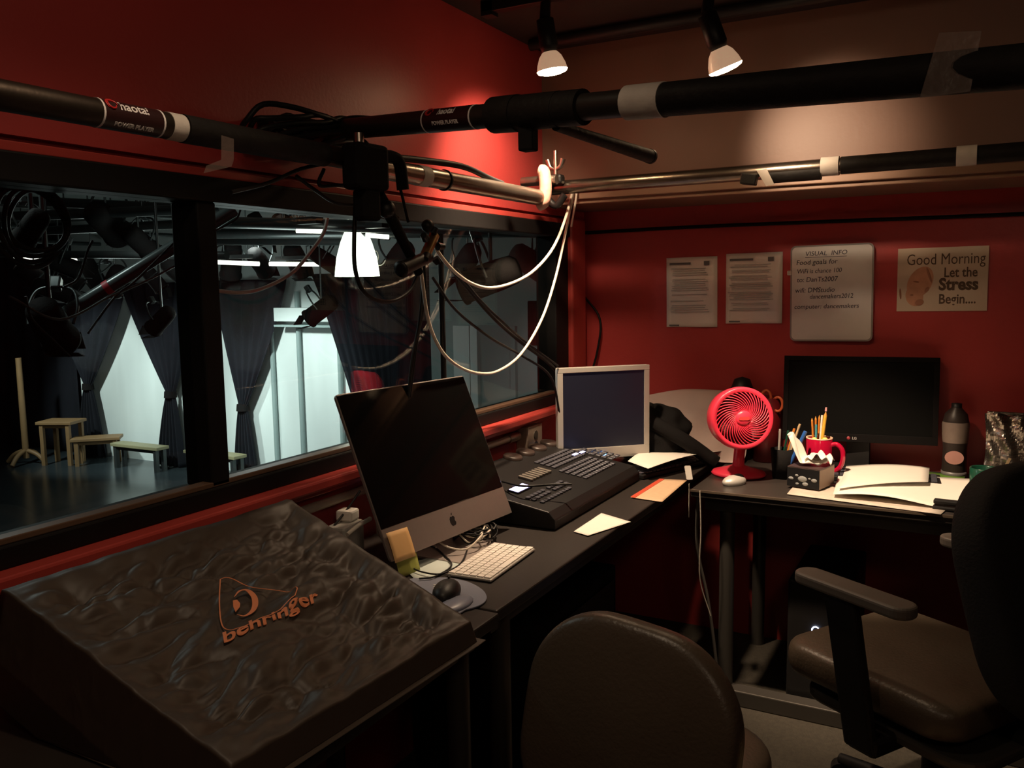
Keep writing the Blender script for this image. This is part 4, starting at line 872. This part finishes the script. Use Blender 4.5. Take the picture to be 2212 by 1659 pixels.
# grey cloth bag and black bag in the corner, behind the monitor
def blob(name, label, cat, c_, r_, m_, seed, amp=.12, parts=None, n=36, flat=.75):
    rn = random.Random(seed); ph = [rn.random()*6 for _ in range(6)]
    t = thing(name, label, cat, (c_[0], c_[1], flat)); z0 = c_[2]-flat
    def fn(u, v):
        th = 2*PI*u; p = PI*v; k = 1+amp*(math.sin(3*th+ph[0])*math.sin(2*p+ph[1])+.5*math.sin(7*th+ph[2]+4*p)*math.sin(p)+.4*math.sin(11*p+ph[3]+2*th)*math.sin(p))
        return (r_[0]*k*math.sin(p)*math.cos(th), r_[1]*k*math.sin(p)*math.sin(th), max(.003, z0+r_[2]*k*math.cos(p)))
    MB().grid(n*2, n, fn).build('bag_body', m_, t)
    return t
t = thing('cloth_bag', 'crumpled greyish cloth draped over things in the desk corner, behind the red fan', 'cloth', (-1.0, 3.3, .75))
def cl(u, v):
    x = -.26+.50*u; y = .125-.16*v; top = .215+.05*math.sin(u*2.6)
    z = top*(1-v)**.8*(1-.35*max(0, u-.75)*4)+v*.016*math.sin(u*17+v*9)
    return (x, y-.02*math.sin(v*PI)-.014*math.sin(u*13+v*4)*(1-.5*v)-.01*math.sin(u*5-v*9), max(.006, z))
MB().grid(50, 30, cl).build('cloth_sheet', GREYCL, t, solid=.004)
t = blob('black_bag', 'limp black bag slumped behind the small monitor', 'bag', (-1.10, 3.20, .85), (.15, .09, .12), BLACKM, 4)
MB().tube([(.0, -.06, .17), (.08, -.08, .14), (.17, -.07, .09), (.26, -.04, .02)], .028, 10).build('strap', BLACKM, t)
t = thing('desk_speaker', 'small rounded black speaker peeking out over the red fan', 'speaker', (-.80, 3.39, .752))
MB().lathe([(0, 0), (.045, 0), (.05, .15), (.046, .27), (.03, .315), (0, .325)], 28).build('speaker_shell', BLACK, t); MB().lathe([(0, .0), (.03, .002), (.034, 0)], 20, T(0, -.047, .2) @ RX(90)).build('grille', BLACKM, t)
t = thing('scissors_cup', 'dark red cup holding orange-handled scissors beside the wide screen', 'cup', (-.70, 3.38, .752))
MB().lathe([(0, 0), (.05, 0), (.056, .25), (.052, .25), (.046, .01), (0, .01)], 28).build('cup', mat('dark_red_cup', (.14, .008, .01), .4, var=.1), t)
sc_ = thing('scissors', 'orange-handled scissors standing in the dark red cup', 'scissors', (-.675, 3.345, .96))
OR = mat('orange_handle', (.62, .12, .04), .35, var=.05)
for s_ in (-1, 1): MB().tube([(s_*.022+.018*math.cos(a), 0, .012+s_*-.012+.027*math.sin(a)+.02) for a in [i*2*PI/12 for i in range(13)]], .0055, 8, 3).build('handle', OR, sc_)
MB().add([(-.006, 0, 0), (.006, 0, 0), (.002, 0, -.14), (-.002, 0, -.14)], [(0, 1, 2, 3)]).build('blade', CHROME, sc_, solid=.002)
# ------------------------------------------------------------------ wide screen
t = thing('wide_monitor', 'wide black switched-off monitor standing against the far red wall', 'monitor', M=facing((-.365, 3.355, 1.012), -82, 6))
W, H = .53, .315
MB().prism(rrect(W, H, .006), -.035, .0).build('casing', TVB, t, bevel=.004)
b = MB()
for lo, hi in (((-W/2, H/2-.018, 0), (W/2, H/2, .006)), ((-W/2, -H/2, 0), (W/2, -H/2+.03, .006)), ((-W/2, -H/2+.03, 0), (-W/2+.018, H/2-.018, .006)), ((W/2-.018, -H/2+.03, 0), (W/2, H/2-.018, .006))): b.span(lo, hi)
b.build('bezel', TVB, t, bevel=.001); MB().span((-W/2+.018, -H/2+.03, 0), (W/2-.018, H/2-.018, .002)).build('screen', SCREENM, t)
letters('LG', .013, mat('grey_badge_print', (.35, .32, .32), .4, var=.05), t, T(-.02, -H/2+.010, .0065), .0003)
b = MB(); b.M = T(-.032, -H/2+.0145, .0062); b.lathe([(0, .0008), (.0055, .0006), (.006, 0)], 20); b.build('round_logo', mat('dull_red_print', (.3, .03, .04), .4, var=.05), t)
b = MB(); b.M = t.matrix_world.inverted() @ T(-.365, 3.355, 0); b.box((0, .03, .81), (.08, .04, .12)); b.prism(rrect(.24, .12, .04, cy=0), .752, .765); b.build('stand', BLACK, t)
# second black keyboard under the wide screen
t = thing('black_keyboard', 'black keyboard on the desk below the wide monitor', 'keyboard', (-.29, 3.20, .752), math.radians(4))
MB().span((-.21, -.07, 0), (.21, .07, .018)).build('keyboard_tray', BLACK, t, bevel=.004); b = MB()
for i in range(18):
    for j in range(5): b.box((-.19+i*.0222, -.05+j*.023, .021), (.018, .018, .006))
b.build('keys', KEYC, t)
# ------------------------------------------------------------------ mug with pencils
mc = V((-.472, 3.17, .752))
t = thing('red_mug', 'tall glossy red mug full of pencils in front of the wide monitor', 'mug', mc)
MB().lathe([(0, 0), (.040, 0), (.043, .006), (.045, .14), (.0435, .142), (.041, .138), (.038, .012), (0, .010)], 40).build('mug_body', MUGRED, t)
MB().lathe([(.0455, .1385), (.0455, .1425), (.0405, .1425), (.0405, .1385)], 40).build('rim', mat('cream_rim', (.7, .5, .35), .4, var=.05), t)
b = MB(); b.tube([(.040, 0, .118), (.062, -.0, .122), (.080, -.0, .105), (.084, 0, .075), (.076, -0, .045), (.055, 0, .024), (.040, 0, .022)], .0085, 12); b.build('handle', MUGRED, t).rotation_euler = (0, 0, math.radians(-10))
def pencil(label, b_, top, r_, cols, cat='pencil', grp=None, name='pencil'):
    b_ = V(b_); top = V(top); t = thing(name, label, cat, b_, 0, grp); d = top-b_
    MB().cyl((0, 0, 0), d*.93, r_, n=6).build('barrel', cols[0], t); MB().cyl(d*.93, d, r_, r_*(.9 if cols[1] is not WOODP else .15), 8).build('tip', cols[1], t); return t
PY = mat('yellow_pencil', (.75, .42, .05), .4, var=.05); PO = mat('orange_pencil', (.60, .20, .03), .45, var=.05); PB = mat('blue_pen', (.03, .12, .42), .3, var=.05); ER = mat('pink_eraser', (.6, .3, .3), .6, var=.05); TEAL = mat('teal_pen', (.05, .3, .38), .4, var=.05)
for i, (dx, dy, px, py, m_, lab) in enumerate([(-.025, 0, 1754, 903, PO, 'orange pencil in the red mug, leaning outermost to the fan side'), (-.018, .01, 1762, 899, PO, 'orange pencil in the red mug, second from the fan side'), (-.010, .015, 1770, 897, PO, 'orange pencil in the red mug, third from the fan side'), (-.014, -.015, 1763, 917, TEAL, 'short teal pencil in the red mug'), (0, -.01, 1776, 897, PAPER, 'pale pencil in the middle of the red mug'), (.004, -.012, 1784, 890, PY, 'thick yellow pencil in the red mug, in front'), (.008, .01, 1785, 880, BLACK, 'tallest dark pencil with pink eraser in the red mug')]):
    tp = at(px, py, 1, 3.17+dy); pencil(lab, (mc.x+dx*.6, mc.y+dy, .80), tp, .0040 if i != 5 else .0062, (m_, ER if i == 6 else (m_ if i in (3, 4) else WOODP)), grp='pencils in the red mug')
for i, (dx, dy) in enumerate(((-.012, -.030), (.022, -.018))):
    t = thing('highlighter', ['yellow highlighter cap at the front rim of the red mug', 'yellow highlighter cap by the handle side of the red mug'][i], 'highlighter', (mc.x+dx, mc.y+dy, .80)); MB().cyl((0, 0, 0), (0, 0, .085), .0085).build('barrel', PY, t); MB().ball((0, 0, .088), .010).build('cap', mat('pale_yellow_cap', (.8, .75, .2), .4, var=.05) if not i else bpy.data.materials['pale_yellow_cap'], t)
# pen cup
pc = V((-.585, 3.10, .752))
t = thing('pen_cup', 'slanted black pen cup between the fan and the red mug', 'cup', pc)
MB().lathe([(0, 0), (.034, 0), (.042, .105), (.040, .105), (.032, .004), (0, .004)], 6).build('cup', BLACKM, t)
for i, (px, py, m_, lab) in enumerate([(1685, 927, ALUW, 'silver pen leaning far out of the black cup towards the fan'), (1703, 930, GREENM, 'dark green pen in the black cup'), (1716, 926, PO, 'thin orange pencil in the black cup'), (1728, 916, CARD, 'tan pencil leaning to the mug in the black cup'), (1740, 932, PB, 'blue pen with pale grip in the black cup'), (1712, 935, ALUW, 'short white pen in the black cup')]):
    tp = at(px, py, 1, 3.09); pencil(lab, (pc.x+(i-2.5)*.006, pc.y-.005, .76), tp, .0045 if i != 4 else .007, (m_, m_), 'pen', 'pens in the black cup', 'pen')
# tissue box with papers
b0_ = at(1747, 1060, 2, .75); 
t = thing('note_box', 'black printed box with lit side, holding crumpled white tissue', 'box', (b0_.x-.003, b0_.y+.055, .759), math.radians(-14))
MB().span((-.056, -.062, 0), (.056, .062, .066)).build('carton', mat('lit_tan_side', (.42, .31, .24), .6, var=.1), t, bevel=.002)  # light on the black box's side is put into this tan colour
MB().span((-.0555, -.0635, .001), (.0555, -.062, .065)).build('front_face', mat('black_print_face', (.008, .008, .009), .6, spec=.15, var=.1), t)
b = MB()
for x, z, s_ in ((-.042, .028, .009), (-.022, .040, .006), (-.002, .030, .016), (.022, .034, .005), (.038, .030, .010), (.008, .014, .010), (-.02, .012, .006)):
    b.lathe([(0, .0012), (.9, .0012), (1, 0)], 16, T(x, -.0635, z) @ RX(90) @ Matrix.Diagonal((s_, s_*.62, 1, 1)).to_4x4())
b.build('printed_dots', mat('grey_dots', (.25, .26, .26), .5, var=.3, vs_=200), t)
MB().span((-.056, -.062, .066), (.056, .062, .068)).build('lid', mat('dark_lid', (.05, .03, .03), .4, var=.1), t)
ts = thing('tissue', 'crumpled white tissue curling out of the black printed box', 'tissue', (b0_.x, b0_.y+.06, .827))
def tis(u, v):
    a = u*2-1; return (-.075+.12*u+.01*math.sin(v*9), (v-.5)*.06*(1+.5*math.sin(u*4)), .012+.085*max(0, (.35-u)/.35)**1.1+.012*math.sin(u*14+v*5)*math.sin(v*8)+.010*v)
MB().grid(30, 16, tis).build('tissue_sheet', PAPER, ts, solid=.0008)
MB().grid(24, 14, lambda u, v: (-.02+.085*u, (v-.5)*.08, .018+.02*math.sin(u*PI)+.008*math.sin(u*17+v*6))).build('tissue_fold', PAPER, ts, solid=.0008)
# papers on the right desk
sheet('magazine', 'wide grey-white sheet lying along the front edge of the far desk', [(1722, 1042), (2090, 1062), (2032, 1112), (1700, 1068)], .7525, mat('magazine_cover', (.52, .45, .38), .6, var=.25, vs_=30), cat='magazine', th=.002)
sheet('folder', 'green folder under the bright white papers', [(1900, 1012), (2085, 1028), (2075, 1090), (1890, 1072)], .758, GREENF, cat='folder', th=.004)
sheet('paper_sheet', 'lower curled white paper with faint pencil notes on the far desk', [(1815, 1014), (2136, 1042), (2110, 1100), (1800, 1068)], .766, curl=lambda u, v: .012*math.sin(u*5)*(v)+.004*(1-v)+.012*max(0, u-.75)*2)
sheet('paper_sheet', 'bright blown-up white paper lying on top of the notes', [(1828, 1002), (2008, 1012), (2005, 1040), (1812, 1050)], .785, curl=lambda u, v: .016*math.sin(u*2.4)*(1-.4*v)-.008)
# bottle, foil bag, green mug, dish
t = thing('drink_bottle', 'dark round-shouldered bottle with pinkish oval label by the far wall', 'bottle', (-.045, 3.36, .752))
MB().lathe([(0, 0), (.038, 0), (.040, .02), (.038, .10), (.041, .14), (.043, .19), (.036, .225), (.018, .245), (.016, .25)], 32).build('bottle_body', mat('dark_grey_bottle', (.025, .018, .016), .4, spec=.25, var=.2), t)
MB().lathe([(.017, .245), (.017, .262), (0, .263)], 20).build('cap', BLACK, t)
MB().lathe([(.0404, .125), (.0422, .145), (.0440, .188), (.0425, .197)], 32).build('upper_label', mat('dull_brown_label', (.16, .12, .10), .5, var=.2, vs_=40), t)
MB().lathe([(0, .001), (1, .0)], 24, T(0, -.0405, .075) @ RX(90) @ Matrix.Diagonal((.030, .024, 1, 1)).to_4x4()).build('label', mat('pink_label', (.4, .2, .17), .5, var=.1), t)
MB().lathe([(.040, .004), (.0415, .004), (.0415, .022), (.040, .022)], 32).build('base_band', mat('grey_band', (.12, .11, .11), .4, var=.1), t)
FOIL = mat('silver_foil', (.35, .31, .27), .22, metal=.85, var=.35, vs_=20, bump=1.0, bs=30)
t = thing('foil_bag', 'crinkled silver foil snack bag standing beside the green cup', 'bag', (.135, 3.33, .752))
def foil(s_): return lambda u, v: ((u-.5)*.19*(1-.1*math.sin(v*3)), s_*(.03*math.sin(PI*u)*math.sin(PI*(v*.9+.05)))+.006*math.sin(u*19+v*7)+.005*math.sin(v*23+u*9), v*.235+.006*math.sin(u*12)*v)
b = MB(); b.grid(30, 30, foil(-1), False); b.grid(30, 30, foil(1), False); b.build('foil_pouch', FOIL, t)
MB().grid(20, 2, lambda u, v: ((u-.5)*.17, .002*math.sin(u*30), .232+v*.012)).build('top_seal', FOIL, t, solid=.001)
g0 = at(2132, 1055, 2, .755)
t = thing('green_cup', 'dark green cup with a stirring stick at the end of the far desk', 'cup', (.045, 3.11, .752))
MB().lathe([(0, 0), (.036, 0), (.040, .005), (.042, .088), (.040, .09), (.037, .086), (.034, .01), (0, .008)], 36).build('cup_body', GREENM, t)
t = thing('stirring_stick', 'pale wooden stick standing in the dark green cup', 'stick', (.05, 3.11, .77)); MB().box((.02, 0, .06), (.008, .002, .13), RY(22)).build('stick', CARD, t)
t = thing('small_dish', 'small white dish behind the green cup', 'dish', (.115, 3.22, .752)); MB().lathe([(0, 0), (.03, 0), (.042, .012), (.040, .014), (.028, .004), (0, .004)], 30).build('dish_bowl', PAPER, t); MB().ball((0, 0, .012), (.018, .018, .008)).build('contents', mat('brown_crumbs', (.2, .1, .06), .8, var=.4, vs_=60), t)
t = thing('stapler', 'black stapler at the front corner of the magazine', 'stapler', at(2062, 1104, 2, .752), math.radians(-5)); MB().span((-.06, -.015, 0), (.06, .015, .012)).build('base', BLACK, t, bevel=.004); MB().span((-.058, -.012, .016), (.055, .012, .032)).build('top_arm', BLACK, t, bevel=.005)
t = thing('small_lump', 'small pale lump lying between the fan foot and the pen cup', 'lump', at(1682, 1012, 2, .752)); MB().lathe([(0, 0), (.013, 0), (.012, .010), (0, .013)], 20).build('lump_body', TAPE, t)  # small pale object of unclear kind, not a known eraser
# ------------------------------------------------------------------ things under the desks
t = thing('computer_tower', 'black computer tower under the far desk with a glowing blue-white ring', 'computer', (-.42, 3.12, 0))
MB().span((-.10, -.22, .0), (.10, .22, .45)).build('tower_case', BLACK, t, bevel=.008)
q = at(1762, 1362, 1, 2.895)-t.location
b = MB(); b.tube([q+V((.012*math.cos(a), 0, .012*math.sin(a))) for a in [i*1.25*PI/10-.2 for i in range(11)]], .0022, 6, 2); b.build('lit_ring', mat('ring_light', (.7, .8, 1), .4, emit=6, ecol=(.6, .7, 1), var=.02), t)
cable('black_cable', 'dark cable hanging down beside the front leg of the far desk', [at(1508, 1068, 1, 2.82), at(1506, 1180, 1, 2.85), at(1530, 1300, 1, 2.86), at(1548, 1440, 1, 2.86), at(1550, 1500, 1, 2.86)], .006, mat('grey_cable', (.10, .09, .08), .5, var=.05))
cable('black_cable', 'thin pale wire running down from the tag to the desk leg', [at(1512, 1060, 1, 2.79), at(1514, 1150, 1, 2.79), at(1512, 1250, 1, 2.80), at(1535, 1330, 1, 2.82)], .0022, WHITEC)
t = thing('speaker_cabinet', 'dark boxy cabinet in the shadow under the window desk', 'cabinet', (-1.22, 2.3, 0)); MB().span((-.2, -.3, 0), (.2, .3, .52)).build('cabinet_body', BLACKM, t, bevel=.01); MB().span((.2, -.26, .05), (.206, .26, .48)).build('front_panel', BLACK, t)
t = thing('cardboard_box', 'tan box with a dark strap standing below the office chair', 'box', (.05, 1.86, 0), math.radians(-8))
MB().span((-.22, -.17, 0), (.24, .19, .30)).build('carton', CARD, t, bevel=.004); MB().span((-.13, -.172, .0), (-.09, .192, .3015)).build('strap', BLACKM, t)
# ------------------------------------------------------------------ chairs
def rounded_pad(w_, h_, d_, r_, sag=.0, n=10):
    """padded slab in local xy, thickness along z"""
    b = MB(); ring = rrect(w_, h_, r_, 8); N = len(ring); prof = [(0.90, d_*.5), (.97, d_*.42), (1.0, d_*.2), (1.0, -d_*.2), (.97, -d_*.42), (.90, -d_*.5)]
    vv = []; ff = []
    for k in range(6): s_ = .90*(k/6); vv += [(p[0]*s_, p[1]*s_, d_*.5+sag*(1-(k/6)**2)) for p in ring]
    for s_, z in prof: vv += [(p[0]*s_, p[1]*s_, z) for p in ring]
    for k in range(6): s_ = .90*(1-(k+1)/6); vv += [(p[0]*s_, p[1]*s_, -d_*.5-sag*(1-(1-(k+1)/6)**2)) for p in ring]
    for j in range(17):
        for i in range(N): ff.append((j*N+i, j*N+(i+1) % N, (j+1)*N+(i+1) % N, (j+1)*N+i))
    b.add(vv, ff, True); return b
def five_star(t, m_, seat_z):
    MB().cyl((0, 0, .08), (0, 0, seat_z-.05), .03, .024).build('gas_column', m_, t)
    for k in range(5):
        a = 2*PI*k/5+.3; b = MB(); e = V((.29*math.cos(a), .29*math.sin(a), .065)); b.tube([(0, 0, .10), e*.5+V((0, 0, .055)), e], lambda u: .026-.010*u, 10); ba = b.build('base_arm', m_, t)
        b = MB(); b.M = T(e.x, e.y, .03) @ RZ(math.degrees(a)+40) @ RX(90); b.cyl((0, 0, -.02), (0, 0, .02), .028, n=20); b.build('caster', RUBBER, ba)
# front chair: back towards the camera
q = V((-.53, 1.50, 0)); rz = math.radians(-8)
t = thing('task_chair', 'dark vinyl task chair with rounded back, its back towards the camera', 'chair', q, rz)
b = rounded_pad(.44, .45, .065, .17, .02); ob = b.build('backrest', LEATHER, t, sub=1); ob.matrix_local = T(0, -.08, .605) @ RX(80) @ RZ(-4) @ Matrix.Identity(4)
b = rounded_pad(.44, .42, .07, .15, .01); ob = b.build('seat', LEATHER, t, sub=1); ob.matrix_local = T(-.06, .18, .42)
MB().tube([(0, -.03, .62), (0, -.02, .45), (0, .06, .40), (0, .2, .40)], .022, 10).build('back_bar', BLACK, t); five = thing
b = MB(); b.cyl((0, .2, .1), (0, .2, .41), .03, .025); b.build('gas_column', BLACK, t)
for k in range(5):
    a = 2*PI*k/5+.3; e = V((.29*math.cos(a), .2+.29*math.sin(a), .065)); MB().tube([(0, .2, .10), (V((0, .2, 0))+e)*.5+V((0, 0, .055)), e], lambda u: .026-.010*u, 10).build('base_arm', BLACK, t)
    ba = t.children[-1]; b = MB(); b.M = T(e.x, e.y, .03) @ RX(90); b.cyl((0, 0, -.02), (0, 0, .02), .028, n=20); b.build('caster', RUBBER, [c for c in t.children if c.name.startswith('base_arm')][-1])
# right armchair: local +y = direction the sitter faces
az = math.atan2(.54, -.84)-PI/2
t = thing('office_armchair', 'large black office armchair with grey arm pads, turned sideways by the far desk', 'chair', (-.05, 2.36, 0), az)
b = rounded_pad(.50, .52, .09, .08, .015); ob = b.build('seat', LEATHER, t, sub=1); ob.matrix_local = T(0, .05, .44)
MB().prism(rrect(.46, .50, .08), .345, .372).build('seat_pan', LEG, t, bevel=.008)
b = rounded_pad(.48, .58, .10, .20, .015); ob = b.build('backrest', MESHBK, t, sub=1); ob.matrix_local = T(0, -.25, .745) @ RX(73)
MB().tube([(0, -.30, .60), (0, -.32, .42), (0, -.2, .36), (0, 0, .35)], .03, 10).build('back_bar', BLACK, t)
for s_ in (-1, 1):
    b = MB(); b.prism(rrect(.075, .33, .035, 6, s_*.29, .03), .69, .72); b.build('arm_pad', ARMPAD, t, bevel=.008, seg=3)
    b = MB(); b.prism([(-.035, 0), (.035, 0), (.035, 1), (-.035, 1)], -.012, .012, T(s_*.30, -.02, .36) @ RX(90) @ Matrix.Diagonal((1, .31, 1, 1)).to_4x4()); b.M = Matrix()
    b = MB(); b.add([(s_*.30+e_*.014, y_, z_) for e_ in (-1, 1) for y_, z_ in ((-.06, .33), (.025, .33), (.10, .692), (.01, .692))], [(0, 1, 2, 3), (7, 6, 5, 4), (0, 4, 5, 1), (1, 5, 6, 2), (2, 6, 7, 3), (3, 7, 4, 0)]); b.build('arm_post', BLACK, t, bevel=.008)
    b = MB(); b.span((min(s_*.1, s_*.31), -.06, .325), (max(s_*.1, s_*.31), .02, .37)); b.build('arm_bracket', BLACK, t, bevel=.01)
five_star(t, BLACK, .40)
